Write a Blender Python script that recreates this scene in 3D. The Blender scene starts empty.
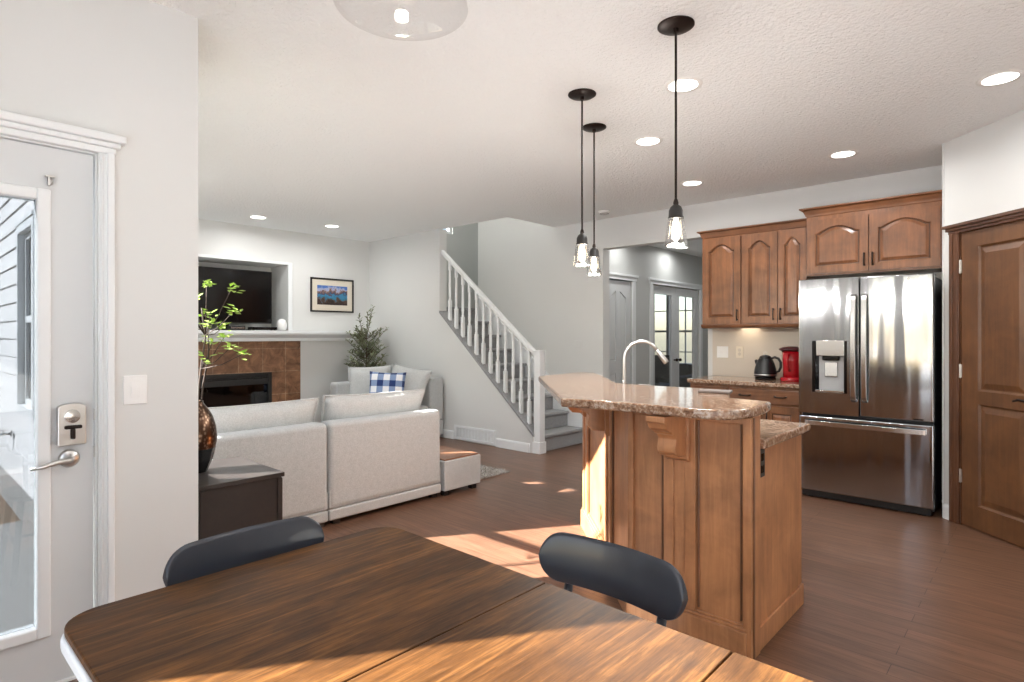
import bpy, bmesh, math, random
from mathutils import Vector, Matrix
random.seed(7)
scene = bpy.context.scene
COL = scene.collection
PI = math.pi
R = math.radians

# ------------------------------------------------------------------ camera
YAW = 42.57
cam_data = bpy.data.cameras.new('camera')
cam = bpy.data.objects.new('camera', cam_data); COL.objects.link(cam)
cam.location = (0, 0, 1.32)
cam.rotation_euler = (R(90), 0, R(YAW))
cam_data.sensor_width = 36.0
cam_data.lens = 583.2 / 1024 * 36.0
cam_data.shift_y = -5.6 / 1024
cam_data.clip_start = 0.02
scene.camera = cam

# ------------------------------------------------------------------ view, world, sun
vs = scene.view_settings
vs.view_transform = 'Standard'; vs.look = 'None'; vs.gamma = 1.0; vs.use_curve_mapping = False
vs.exposure = -0.32
SUN_EL = 32.5
world = bpy.data.worlds.new('sky'); scene.world = world; world.use_nodes = True
wn = world.node_tree; wn.nodes.clear()
wo = wn.nodes.new('ShaderNodeOutputWorld'); wb = wn.nodes.new('ShaderNodeBackground')
sk = wn.nodes.new('ShaderNodeTexSky'); sk.sky_type = 'NISHITA'
sk.sun_disc = False; sk.sun_elevation = R(SUN_EL); sk.sun_rotation = R(213.5); sk.air_density = 1.0; sk.dust_density = 1.0
wb.inputs['Strength'].default_value = 0.5
wn.links.new(sk.outputs[0], wb.inputs[0]); wn.links.new(wb.outputs[0], wo.inputs[0])
sun_d = bpy.data.lights.new('sun', 'SUN'); sun_d.energy = 70.0; sun_d.angle = R(0.6); sun_d.color = (1.0, 0.97, 0.93)
sun = bpy.data.objects.new('sun', sun_d); COL.objects.link(sun)
_h = R(56.5); _e = R(SUN_EL)
sun_dir = Vector((math.cos(_h) * math.cos(_e), math.sin(_h) * math.cos(_e), -math.sin(_e)))
sun.rotation_euler = sun_dir.to_track_quat('-Z', 'Y').to_euler()
sun.location = (-8, -12, 9)
CAN_W = 11.5          # watts of each recessed lamp
scene.cycles.max_bounces = 10
scene.cycles.diffuse_bounces = 7
scene.cycles.transparent_max_bounces = 24
scene.cycles.use_denoising = True
scene.cycles.sample_clamp_indirect = 6.0
scene.cycles.caustics_reflective = False
scene.cycles.caustics_refractive = False

# ------------------------------------------------------------------ materials
def lin(c):
    def f(v):
        v /= 255.0
        return v / 12.92 if v <= 0.04045 else ((v + 0.055) / 1.055) ** 2.4
    return (f(c[0]), f(c[1]), f(c[2]), 1.0)

def new_mat(name):
    m = bpy.data.materials.new(name); m.use_nodes = True
    nt = m.node_tree; b = nt.nodes['Principled BSDF']
    return m, nt, b

def coords(nt, scale=(1, 1, 1), rot=(0, 0, 0)):
    tc = nt.nodes.new('ShaderNodeTexCoord'); mp = nt.nodes.new('ShaderNodeMapping')
    mp.inputs['Scale'].default_value = scale; mp.inputs['Rotation'].default_value = rot
    nt.links.new(tc.outputs['Object'], mp.inputs['Vector'])
    return mp.outputs['Vector']

def noise(nt, vec, scale, detail=4, rough=0.5, dist=0.0):
    n = nt.nodes.new('ShaderNodeTexNoise')
    n.inputs['Scale'].default_value = scale; n.inputs['Detail'].default_value = detail
    n.inputs['Roughness'].default_value = rough; n.inputs['Distortion'].default_value = dist
    nt.links.new(vec, n.inputs['Vector'])
    return n.outputs['Fac']

def ramp(nt, fac, stops):
    r = nt.nodes.new('ShaderNodeValToRGB')
    e = r.color_ramp.elements
    while len(e) < len(stops): e.new(0.5)
    for el, (p, c) in zip(e, stops): el.position = p; el.color = lin(c)
    nt.links.new(fac, r.inputs['Fac'])
    return r.outputs['Color']

def bump(nt, b, fac, strength, dist=0.01):
    bp = nt.nodes.new('ShaderNodeBump'); bp.inputs['Strength'].default_value = strength
    bp.inputs['Distance'].default_value = dist
    nt.links.new(fac, bp.inputs['Height']); nt.links.new(bp.outputs['Normal'], b.inputs['Normal'])

def mixc(nt, fac, a, b, mode='MIX'):
    m = nt.nodes.new('ShaderNodeMix'); m.data_type = 'RGBA'; m.blend_type = mode
    if isinstance(fac, (int, float)): m.inputs[0].default_value = fac
    else: nt.links.new(fac, m.inputs[0])
    for s, v in ((6, a), (7, b)):
        if isinstance(v, tuple): m.inputs[s].default_value = v
        else: nt.links.new(v, m.inputs[s])
    return m.outputs[2]

def plain(name, c, rough=0.5, metal=0.0, spec=0.5, coat=0.0):
    m, nt, b = new_mat(name)
    b.inputs['Base Color'].default_value = lin(c); b.inputs['Roughness'].default_value = rough
    b.inputs['Metallic'].default_value = metal; b.inputs['Specular IOR Level'].default_value = spec
    b.inputs['Coat Weight'].default_value = coat
    return m

def painted(name, c, bs=0.08, sc=220, rough=0.6):
    m, nt, b = new_mat(name)
    v = coords(nt)
    n = noise(nt, v, 1.3, 3)
    cc = ramp(nt, n, [(0.3, tuple(max(0, x - 3) for x in c)), (0.7, c)])
    nt.links.new(cc, b.inputs['Base Color']); b.inputs['Roughness'].default_value = rough
    bump(nt, b, noise(nt, v, sc, 3), bs, 0.002)
    return m

def wood(name, dark, light, grain='Z', rough=0.35, coat=0.2, sc=1.0, contrast=(0.3, 0.7), blotch=0.5):
    m, nt, b = new_mat(name)
    s = {'X': (1.1, 16, 16), 'Y': (16, 1.1, 16), 'Z': (16, 16, 1.1)}[grain]
    v = coords(nt, tuple(k * sc for k in s))
    n1 = noise(nt, v, 2.2, 6, 0.6, 0.6)
    v2 = coords(nt)
    n2 = noise(nt, v2, 4.5 * sc, 4, 0.6, 0.4)
    mid = tuple((a + c) // 2 for a, c in zip(dark, light))
    c1 = ramp(nt, n1, [(contrast[0], dark), (0.5, mid), (contrast[1], light)])
    c2 = ramp(nt, n2, [(0.35, tuple(int(k * 0.78) for k in mid)), (0.65, light)])
    cc = mixc(nt, blotch, c1, c2)
    nt.links.new(cc, b.inputs['Base Color'])
    b.inputs['Roughness'].default_value = rough; b.inputs['Coat Weight'].default_value = coat
    b.inputs['Coat Roughness'].default_value = 0.25
    bump(nt, b, n1, 0.05, 0.002)
    return m

def fabric(name, c, var=10, rough=0.95, sc=420):
    m, nt, b = new_mat(name)
    v = coords(nt)
    w1 = nt.nodes.new('ShaderNodeTexWave'); w1.inputs['Scale'].default_value = sc / 6; w1.inputs['Distortion'].default_value = 2.5
    w1.bands_direction = 'Z'; nt.links.new(v, w1.inputs['Vector'])
    n = noise(nt, v, sc / 3, 3)
    n2 = noise(nt, v, 24, 4, 0.65)
    a = ramp(nt, n, [(0.3, tuple(max(0, x - var) for x in c)), (0.7, tuple(min(255, x + var) for x in c))])
    a2 = ramp(nt, n2, [(0.3, (244, 244, 244)), (0.7, (255, 255, 255))])
    nt.links.new(mixc(nt, 1.0, a, a2, 'MULTIPLY'), b.inputs['Base Color'])
    b.inputs['Roughness'].default_value = rough; b.inputs['Specular IOR Level'].default_value = 0.15
    b.inputs['Sheen Weight'].default_value = 0.2
    bump(nt, b, n, 0.25, 0.002)
    return m

def emis(name, c, s):
    m, nt, b = new_mat(name)
    b.inputs['Base Color'].default_value = lin(c); b.inputs['Emission Color'].default_value = lin(c)
    b.inputs['Emission Strength'].default_value = s
    return m

def pane_mat(name, tint=(255, 255, 255), gloss=0.08, ior_mix=True, rough=0.0):
    m = bpy.data.materials.new(name); m.use_nodes = True; nt = m.node_tree; nt.nodes.clear()
    o = nt.nodes.new('ShaderNodeOutputMaterial'); mx = nt.nodes.new('ShaderNodeMixShader')
    t = nt.nodes.new('ShaderNodeBsdfTransparent'); t.inputs[0].default_value = lin(tint)
    g = nt.nodes.new('ShaderNodeBsdfGlossy'); g.inputs['Roughness'].default_value = rough
    lw = nt.nodes.new('ShaderNodeLayerWeight'); lw.inputs['Blend'].default_value = 0.25
    mm = nt.nodes.new('ShaderNodeMath'); mm.operation = 'MULTIPLY_ADD'
    mm.inputs[1].default_value = gloss * 4; mm.inputs[2].default_value = gloss * 0.4
    nt.links.new(lw.outputs['Facing'], mm.inputs[0]); nt.links.new(mm.outputs[0], mx.inputs[0])
    nt.links.new(t.outputs[0], mx.inputs[1]); nt.links.new(g.outputs[0], mx.inputs[2]); nt.links.new(mx.outputs[0], o.inputs[0])
    return m

M = {}
M['wall'] = painted('wall paint', (215, 216, 214))
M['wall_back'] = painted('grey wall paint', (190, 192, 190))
M['white'] = painted('white trim paint', (232, 235, 236), 0.02, 100, 0.35)
M['door_white'] = painted('white door paint', (210, 213, 214), 0.02, 100, 0.4)
M['plate'] = plain('white plastic', (238, 238, 236), 0.35)
M['beige_plate'] = plain('beige plastic', (226, 216, 198), 0.4)

def ceiling_mat():
    m, nt, b = new_mat('textured ceiling')
    v = coords(nt)
    b.inputs['Base Color'].default_value = lin((242, 244, 244)); b.inputs['Roughness'].default_value = 0.9
    n = noise(nt, v, 46, 4, 0.6, 0.4)
    bump(nt, b, n, 1.0, 0.014)
    return m
M['ceiling'] = ceiling_mat()

def floor_mat():
    m, nt, b = new_mat('laminate planks')
    v = coords(nt)
    br = nt.nodes.new('ShaderNodeTexBrick'); nt.links.new(v, br.inputs['Vector'])
    br.offset = 0.37; br.inputs['Scale'].default_value = 1.0
    br.inputs['Brick Width'].default_value = 1.25; br.inputs['Row Height'].default_value = 0.095
    br.inputs['Mortar Size'].default_value = 0.0016; br.inputs['Mortar Smooth'].default_value = 0.3
    br.inputs['Color1'].default_value = lin((130, 96, 76)); br.inputs['Color2'].default_value = lin((117, 86, 67))
    br.inputs['Mortar'].default_value = lin((62, 38, 28)); br.inputs['Bias'].default_value = 0.0
    v2 = coords(nt, (1.5, 22, 1))
    n = noise(nt, v2, 2.4, 6, 0.65, 0.5)
    g = ramp(nt, n, [(0.28, (180, 172, 166)), (0.7, (255, 255, 255))])
    nt.links.new(mixc(nt, 1.0, br.outputs['Color'], g, 'MULTIPLY'), b.inputs['Base Color'])
    b.inputs['Roughness'].default_value = 0.32; b.inputs['Specular IOR Level'].default_value = 0.4
    bump(nt, b, br.outputs['Fac'], -0.25, 0.002)
    return m
M['floor'] = floor_mat()
M['cab'] = wood('maple cabinet wood', (78, 46, 26), (144, 94, 59), 'Z', 0.35, 0.25)
M['cab_h'] = wood('maple cabinet wood rails', (74, 44, 25), (136, 88, 55), 'X', 0.35, 0.25)
M['cab_dark'] = wood('maple glaze edge', (44, 27, 18), (66, 42, 28), 'X', 0.4, 0.2)
M['island'] = wood('maple island wood', (150, 100, 66), (200, 144, 100), 'Z', 0.36, 0.25)
M['island_dark'] = wood('maple island molding', (100, 66, 46), (136, 94, 68), 'Z', 0.36, 0.25)
M['pantry'] = wood('pantry door wood', (76, 48, 28), (116, 77, 46), 'Z', 0.4, 0.15)
M['pantry_d'] = wood('pantry trim wood', (70, 42, 26), (104, 66, 42), 'Z', 0.4, 0.15)

def table_mat():
    m, nt, b = new_mat('oiled table wood')
    v = coords(nt, (26, 1.4, 10)); n1 = noise(nt, v, 2.2, 8, 0.68, 0.5)
    v2 = coords(nt, (6, 2.4, 2)); n2 = noise(nt, v2, 1.7, 6, 0.6, 0.8)
    c1 = ramp(nt, n1, [(0.28, (38, 23, 11)), (0.5, (72, 46, 23)), (0.72, (140, 98, 54))])
    c2 = ramp(nt, n2, [(0.32, (44, 27, 14)), (0.5, (76, 49, 25)), (0.7, (122, 82, 43))])
    v3 = coords(nt, (60, 3.0, 10)); n3 = noise(nt, v3, 3.0, 6, 0.7, 0.3)
    c3 = ramp(nt, n3, [(0.3, (150, 140, 130)), (0.55, (255, 255, 255))])
    nt.links.new(mixc(nt, 0.8, mixc(nt, 0.5, c1, c2), c3, 'MULTIPLY'), b.inputs['Base Color'])
    r = nt.nodes.new('ShaderNodeMapRange'); r.inputs[3].default_value = 0.36; r.inputs[4].default_value = 0.55
    nt.links.new(n2, r.inputs[0]); nt.links.new(r.outputs[0], b.inputs['Roughness'])
    b.inputs['Specular IOR Level'].default_value = 0.12
    bump(nt, b, n1, 0.12, 0.002)
    return m
M['table'] = table_mat()

def granite_mat():
    m, nt, b = new_mat('speckled stone laminate')
    v = coords(nt)
    n1 = noise(nt, v, 55, 5, 0.7, 0.3); n2 = noise(nt, v, 22, 4, 0.6, 0.6)
    vo = nt.nodes.new('ShaderNodeTexVoronoi'); vo.inputs['Scale'].default_value = 110; nt.links.new(v, vo.inputs['Vector'])
    c1 = ramp(nt, n1, [(0.33, (62, 44, 36)), (0.43, (122, 92, 72)), (0.52, (172, 142, 116)), (0.62, (222, 210, 196))])
    c2 = ramp(nt, n2, [(0.38, (92, 64, 48)), (0.52, (140, 106, 82)), (0.66, (132, 122, 116))])
    c3 = ramp(nt, vo.outputs['Distance'], [(0.0, (150, 140, 135)), (0.3, (255, 255, 255))])
    nt.links.new(mixc(nt, 0.5, mixc(nt, 0.5, c1, c2), c3, 'MULTIPLY'), b.inputs['Base Color'])
    b.inputs['Roughness'].default_value = 0.11; b.inputs['Specular IOR Level'].default_value = 0.32
    return m
M['granite'] = granite_mat()

def tile_mat():
    m, nt, b = new_mat('brown fireplace tile')
    tc = nt.nodes.new('ShaderNodeTexCoord'); sp = nt.nodes.new('ShaderNodeSeparateXYZ'); cb = nt.nodes.new('ShaderNodeCombineXYZ')
    mp = nt.nodes.new('ShaderNodeMapping'); mp.inputs['Location'].default_value = (0, -0.613, 0.05); nt.links.new(tc.outputs['Object'], mp.inputs['Vector']); nt.links.new(mp.outputs[0], sp.inputs[0]); nt.links.new(sp.outputs['Y'], cb.inputs['X']); nt.links.new(sp.outputs['Z'], cb.inputs['Y'])
    br = nt.nodes.new('ShaderNodeTexBrick'); br.offset = 0.0; nt.links.new(cb.outputs[0], br.inputs['Vector'])
    br.inputs['Scale'].default_value = 1; br.inputs['Brick Width'].default_value = 0.305; br.inputs['Row Height'].default_value = 0.30
    br.inputs['Mortar Size'].default_value = 0.004
    br.inputs['Color1'].default_value = lin((166, 124, 94)); br.inputs['Color2'].default_value = lin((142, 104, 76)); br.inputs['Mortar'].default_value = lin((184, 156, 128))
    n = noise(nt, tc.outputs['Object'], 9, 6, 0.7, 0.8)
    g = ramp(nt, n, [(0.3, (150, 140, 130)), (0.7, (255, 250, 245))])
    nt.links.new(mixc(nt, 1.0, br.outputs['Color'], g, 'MULTIPLY'), b.inputs['Base Color'])
    b.inputs['Roughness'].default_value = 0.4
    bump(nt, b, n, 0.2, 0.004)
    return m
M['tile'] = tile_mat()

def steel_mat(name, c=(168, 171, 175), rough=0.14, wavy=True):
    m, nt, b = new_mat(name)
    b.inputs['Base Color'].default_value = lin(c); b.inputs['Metallic'].default_value = 1.0
    b.inputs['Roughness'].default_value = rough
    if wavy:
        v = coords(nt, (3.4, 1, 0.32)); n = noise(nt, v, 1.8, 1.5, 0.4, 0.2)
        bump(nt, b, n, 0.38, 0.05)
        b.inputs['Anisotropic'].default_value = 0.3
    return m
M['steel'] = steel_mat('brushed stainless steel')
M['steel_h'] = steel_mat('polished steel', (205, 205, 203), 0.2, False)
M['chrome'] = steel_mat('satin nickel', (214, 214, 212), 0.30, False)
M['fridge_side'] = plain('dark grey fridge side', (58, 58, 60), 0.4)
M['black_gloss'] = plain('black glossy plastic', (14, 14, 15), 0.12)
M['black'] = plain('black matte metal', (24, 22, 21), 0.45)
M['bronze'] = plain('oil rubbed bronze', (38, 28, 24), 0.4, 0.6)
M['chair'] = plain('black lacquered wood', (26, 33, 44), 0.36, 0, 0.6, 0.2)
M['sofa'] = fabric('light grey linen', (180, 183, 183))
M['sofa2'] = fabric('light grey linen cushion', (190, 192, 191))
M['carpet'] = fabric('grey stair carpet', (146, 147, 148), 16, sc=300)
M['rug'] = fabric('shaggy grey rug', (158, 154, 148), 30, sc=120)
M['box'] = wood('black brown veneer', (36, 31, 29), (48, 42, 39), 'X', 0.45, 0.1)
M['tray'] = wood('brown wood top', (120, 78, 54), (150, 104, 74), 'Y', 0.35, 0.1)
M['glass'] = pane_mat('clear window glass')
M['doorglass'] = pane_mat('dimming door glass', (146, 149, 152))  # grey tint put in the pane to dim the bright outdoors
M['bellglass'] = pane_mat('clear bell glass', (250, 250, 250), 0.05)
M['bulb_dim'] = emis('frosted bulb', (255, 244, 226), 2.5)
M['lampglass'] = pane_mat('clear lamp glass', (250, 250, 250), 0.16)
M['fireglass'] = pane_mat('dark fireplace glass', (190, 190, 192), 0.12)
M['bulb'] = emis('glowing bulb', (255, 238, 210), 14.0)
M['lens'] = emis('lit lamp lens', (255, 250, 242), 9.0)
M['backsplash'] = painted('beige backsplash stone', (208, 198, 184), 0.1, 30, 0.35)
M['red'] = plain('red glossy plastic', (170, 18, 30), 0.15, 0, 0.5, 0.5)
M['kettle'] = plain('matte black kettle enamel', (22, 22, 24), 0.3)
M['screen'] = plain('black tv screen', (6, 6, 7), 0.12)
M['concrete'] = painted('patio concrete', (150, 149, 146), 0.4, 40, 0.9)
M['foundation'] = painted('rough foundation concrete', (140, 140, 138), 0.8, 18, 0.95)
M['siding'] = plain('white vinyl siding', (218, 218, 218), 0.55)
M['bounce_white'] = plain('bounce_white', (205, 209, 216), 0.9)  # pale ground colour chosen to bounce sunlight up to the ceilings
M['gravel'] = painted('brown gravel', (120, 104, 88), 1.0, 60, 1.0)
M['fence'] = wood('weathered fence wood', (60, 52, 46), (92, 80, 70), 'Z', 0.8, 0)
M['bark'] = plain('grey brown bark', (92, 78, 64), 0.9)
M['leaf_olive'] = plain('olive leaf', (128, 134, 104), 0.6)
M['leaf_lime'] = plain('fresh green leaf', (150, 176, 84), 0.5)
M['log'] = painted('pale ceramic logs', (170, 160, 150), 0.8, 30, 0.9)
M['firebox'] = plain('black firebox', (16, 16, 17), 0.6)

def vase_mat():
    m, nt, b = new_mat('bronze mosaic vase')
    tc = nt.nodes.new('ShaderNodeTexCoord'); sp = nt.nodes.new('ShaderNodeSeparateXYZ'); nt.links.new(tc.outputs['Object'], sp.inputs[0])
    v = coords(nt, (1, 1, 0.7)); vo = nt.nodes.new('ShaderNodeTexVoronoi'); vo.inputs['Scale'].default_value = 70; nt.links.new(v, vo.inputs['Vector'])
    c = ramp(nt, vo.outputs['Distance'], [(0.1, (150, 128, 110)), (0.5, (78, 58, 46))])
    mr = nt.nodes.new('ShaderNodeMapRange'); mr.inputs[1].default_value = 0.118; mr.inputs[2].default_value = 0.124; nt.links.new(sp.outputs['Z'], mr.inputs[0])
    nt.links.new(mixc(nt, mr.outputs[0], lin((18, 16, 16)), c), b.inputs['Base Color'])
    nt.links.new(mr.outputs[0], b.inputs['Metallic']); b.inputs['Roughness'].default_value = 0.28
    return m
M['vase'] = vase_mat()

def plaid_mat():
    m, nt, b = new_mat('blue and white buffalo plaid')
    tc = nt.nodes.new('ShaderNodeTexCoord'); sp = nt.nodes.new('ShaderNodeSeparateXYZ'); nt.links.new(tc.outputs['Object'], sp.inputs[0])
    outs = []
    for ax in ('X', 'Z'):
        mu = nt.nodes.new('ShaderNodeMath'); mu.operation = 'MULTIPLY'; mu.inputs[1].default_value = 1 / 0.15
        fr = nt.nodes.new('ShaderNodeMath'); fr.operation = 'FRACT'; gt = nt.nodes.new('ShaderNodeMath'); gt.operation = 'GREATER_THAN'; gt.inputs[1].default_value = 0.5
        ad = nt.nodes.new('ShaderNodeMath'); ad.operation = 'ADD'; ad.inputs[1].default_value = 10.25
        nt.links.new(sp.outputs[ax], mu.inputs[0]); nt.links.new(mu.outputs[0], ad.inputs[0]); nt.links.new(ad.outputs[0], fr.inputs[0]); nt.links.new(fr.outputs[0], gt.inputs[0])
        outs.append(gt.outputs[0])
    ad = nt.nodes.new('ShaderNodeMath'); ad.operation = 'ADD'; nt.links.new(outs[0], ad.inputs[0]); nt.links.new(outs[1], ad.inputs[1])
    dv = nt.nodes.new('ShaderNodeMath'); dv.operation = 'MULTIPLY'; dv.inputs[1].default_value = 0.5; nt.links.new(ad.outputs[0], dv.inputs[0])
    c = ramp(nt, dv.outputs[0], [(0.0, (236, 238, 242)), (0.25, (130, 150, 186)), (0.75, (30, 52, 104))])
    c_el = [n for n in nt.nodes if n.bl_idname == 'ShaderNodeValToRGB'][-1]; c_el.color_ramp.interpolation = 'CONSTANT'
    nt.links.new(c, b.inputs['Base Color']); b.inputs['Roughness'].default_value = 0.9
    return m
M['plaid'] = plaid_mat()

def art_mat():
    m, nt, b = new_mat('mountain lake print')
    tc = nt.nodes.new('ShaderNodeTexCoord'); sp = nt.nodes.new('ShaderNodeSeparateXYZ'); nt.links.new(tc.outputs['Object'], sp.inputs[0])
    n = noise(nt, tc.outputs['Object'], 14, 6, 0.65, 0.5)
    mu = nt.nodes.new('ShaderNodeMath'); mu.operation = 'MULTIPLY_ADD'; mu.inputs[1].default_value = 0.13; nt.links.new(n, mu.inputs[0])
    mr = nt.nodes.new('ShaderNodeMapRange'); mr.inputs[1].default_value = -0.14; mr.inputs[2].default_value = 0.14; nt.links.new(sp.outputs['Z'], mr.inputs[0])
    sc = nt.nodes.new('ShaderNodeMath'); sc.operation = 'SUBTRACT'; sc.inputs[1].default_value = 0.48; nt.links.new(mr.outputs[0], sc.inputs[0]); nt.links.new(sc.outputs[0], mu.inputs[2])
    mu.inputs[1].default_value = 1.0
    c = ramp(nt, mu.outputs[0], [(0.16, (46, 34, 30)), (0.28, (84, 62, 48)), (0.36, (38, 110, 140)), (0.52, (60, 130, 170)), (0.6, (50, 58, 90)), (0.76, (128, 96, 80)), (0.84, (170, 176, 200)), (0.97, (70, 110, 180))])
    nt.links.new(c, b.inputs['Base Color']); b.inputs['Roughness'].default_value = 0.3
    return m
M['art'] = art_mat()
M['mat_board'] = plain('cream mat board', (214, 206, 190), 0.7)

# ------------------------------------------------------------------ mesh helpers
def BM(): return bmesh.new()

def box(bm, x0, y0, z0, x1, y1, z1):
    if x0 > x1: x0, x1 = x1, x0
    if y0 > y1: y0, y1 = y1, y0
    if z0 > z1: z0, z1 = z1, z0
    v = [bm.verts.new(p) for p in ((x0, y0, z0), (x1, y0, z0), (x1, y1, z0), (x0, y1, z0), (x0, y0, z1), (x1, y0, z1), (x1, y1, z1), (x0, y1, z1))]
    for f in ((3, 2, 1, 0), (4, 5, 6, 7), (0, 1, 5, 4), (1, 2, 6, 5), (2, 3, 7, 6), (3, 0, 4, 7)):
        bm.faces.new([v[i] for i in f])
    return bm

def prism(bm, pts, a, b, fn=None):
    """polygon pts (u,v) swept from a to b; fn(u,v,w) -> xyz (default: plan polygon)"""
    fn = fn or (lambda u, v, w: (u, v, w))
    lo = [bm.verts.new(fn(u, v, a)) for u, v in pts]; hi = [bm.verts.new(fn(u, v, b)) for u, v in pts]
    fs = [bm.faces.new(lo), bm.faces.new(hi)]
    n = len(pts)
    for i in range(n): fs.append(bm.faces.new((lo[i], lo[(i + 1) % n], hi[(i + 1) % n], hi[i])))
    bmesh.ops.recalc_face_normals(bm, faces=fs)
    return bm

def rings(bm, loops, cap0=True, cap1=True, closed=True):
    """bridge successive loops of equal length"""
    vs_ = [[bm.verts.new(p) for p in lp] for lp in loops]
    fs = []
    n = len(vs_[0])
    for a, b in zip(vs_[:-1], vs_[1:]):
        for i in range(n if closed else n - 1):
            fs.append(bm.faces.new((a[i], a[(i + 1) % n], b[(i + 1) % n], b[i])))
    if cap0: fs.append(bm.faces.new(vs_[0]))
    if cap1: fs.append(bm.faces.new(vs_[-1]))
    bmesh.ops.recalc_face_normals(bm, faces=fs)
    return bm

def lathe(bm, prof, c=(0, 0, 0), n=28, cap=True):
    loops = [[(c[0] + r * math.cos(2 * PI * k / n), c[1] + r * math.sin(2 * PI * k / n), c[2] + z) for k in range(n)] for r, z in prof]
    return rings(bm, loops, cap, cap)

def tube(bm, pts, r, n=10, cap=True):
    pts = [Vector(p) for p in pts]
    loops = []
    up = Vector((0, 0, 1))
    for i, p in enumerate(pts):
        d = (pts[min(i + 1, len(pts) - 1)] - pts[max(i - 1, 0)]).normalized()
        if i == 0:
            s = d.cross(up if abs(d.z) < 0.95 else Vector((1, 0, 0))).normalized()
        else:
            s = (s - d * s.dot(d)).normalized()
        t = d.cross(s)
        rr = r[i] if isinstance(r, (list, tuple)) else r
        loops.append([tuple(p + (s * math.cos(2 * PI * k / n) + t * math.sin(2 * PI * k / n)) * rr) for k in range(n)])
    return rings(bm, loops, cap, cap)

def link(name, bm, mat, parent=None, bevel=0.0, seg=2, smooth=False, sub=0, label=None):
    me = bpy.data.meshes.new(name)
    bm.normal_update(); bm.to_mesh(me); bm.free()
    if mat: me.materials.append(M[mat] if isinstance(mat, str) else mat)
    o = bpy.data.objects.new(name, me); COL.objects.link(o)
    if parent: o.parent = parent
    if bevel:
        md = o.modifiers.new('bevel', 'BEVEL'); md.width = bevel; md.segments = seg; md.limit_method = 'ANGLE'; md.angle_limit = R(40)
    if sub:
        md = o.modifiers.new('sub', 'SUBSURF'); md.levels = sub; md.render_levels = sub
    if smooth or bevel:
        for p in me.polygons: p.use_smooth = True
        if not smooth:
            try: me.set_sharp_from_angle(angle=R(35))
            except Exception: pass
            if hasattr(me, 'shade_smooth'): pass
            md = o.modifiers.new('wn', 'WEIGHTED_NORMAL'); md.keep_sharp = True
    if label: o['label'] = label
    return o

def smooth_angle(o, ang=40):
    for p in o.data.polygons: p.use_smooth = True
    o.data.set_sharp_from_angle(angle=R(ang))
    return o

def thing(name, label, cat, loc=(0, 0, 0), rz=0.0, group=None):
    o = bpy.data.objects.new(name, None); COL.objects.link(o); o.empty_display_size = 0.05
    o.location = loc; o.rotation_euler = (0, 0, rz); o['label'] = label; o['category'] = cat
    if group: o['group'] = group
    return o

def tag(o, label, cat, group=None):
    o['label'] = label; o['category'] = cat
    if group: o['group'] = group
    return o

def struct(name, bm, mat, parent=None, **k):
    o = link(name, bm, mat, parent, **k)
    if not parent: o['kind'] = 'structure'
    return o

def copy_tree(o, parent=None):
    c = o.copy(); COL.objects.link(c)
    if parent: c.parent = parent
    for ch in list(o.children): copy_tree(ch, c)
    return c

def holed(bm, axis, a0, a1, t0, t1, z0, z1, holes):
    """wall slab along axis ('X' or 'Y') from a0..a1, thickness t0..t1, with rectangular holes (b0,b1,c0,c1)"""
    us = sorted({a0, a1, *[h[0] for h in holes], *[h[1] for h in holes]}); zs = sorted({z0, z1, *[h[2] for h in holes], *[h[3] for h in holes]})
    us = [u for u in us if a0 <= u <= a1]; zs = [z for z in zs if z0 <= z <= z1]
    for u0, u1 in zip(us[:-1], us[1:]):
        run = None
        for w0, w1 in zip(zs[:-1], zs[1:]):
            cu, cz = (u0 + u1) / 2, (w0 + w1) / 2
            solid = not any(h[0] < cu < h[1] and h[2] < cz < h[3] for h in holes)
            if solid:
                if run is None: run = [w0, w1]
                else: run[1] = w1
            if (not solid or w1 == zs[-1]) and run:
                if axis == 'X': box(bm, u0, t0, run[0], u1, t1, run[1])
                else: box(bm, t0, u0, run[0], t1, u1, run[1])
                run = None
    return bm

CEIL = 2.713
XD = -2.75      # door wall
YS = 0.955      # living room south wall, inner face
XT = -7.454     # tv wall
YT = 4.97       # stair side wall
YK = 5.891      # kitchen / north wall
YW = -0.61      # dining south wall
XR = 1.7        # east wall

# ------------------------------------------------------------------ floor, ceiling
bm = BM()
prism(bm, [(XD - 0.12, YW - 0.15), (XR, YW - 0.15), (XR, 9.75), (-4.12, 9.75), (-4.12, 7.4), (-4.12, 6.03), (-7.6, 6.03), (-7.6, 0.86), (XD - 0.12, 0.86)], -0.12, 0.0)
struct('floor', bm, 'floor')
bm = BM()
Z1 = CEIL + 0.28
box(bm, XD - 0.12, YW - 0.15, CEIL, XR, 0.86, Z1)
box(bm, -7.85, 0.86, CEIL, XR, 5.02, Z1)
box(bm, -4.68, 5.02, CEIL, XR, 6.03, Z1)
struct('ceiling', bm, 'ceiling')
bm = BM(); box(bm, -4.3, 6.03, 2.58, -2.2, 9.75, 2.8)
struct('ceiling_hall', bm, 'ceiling')
bm = BM(); box(bm, -7.6, 4.8, 5.2, -4.4, 7.6, 5.3)
struct('ceiling_stairwell', bm, 'wall')

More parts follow.
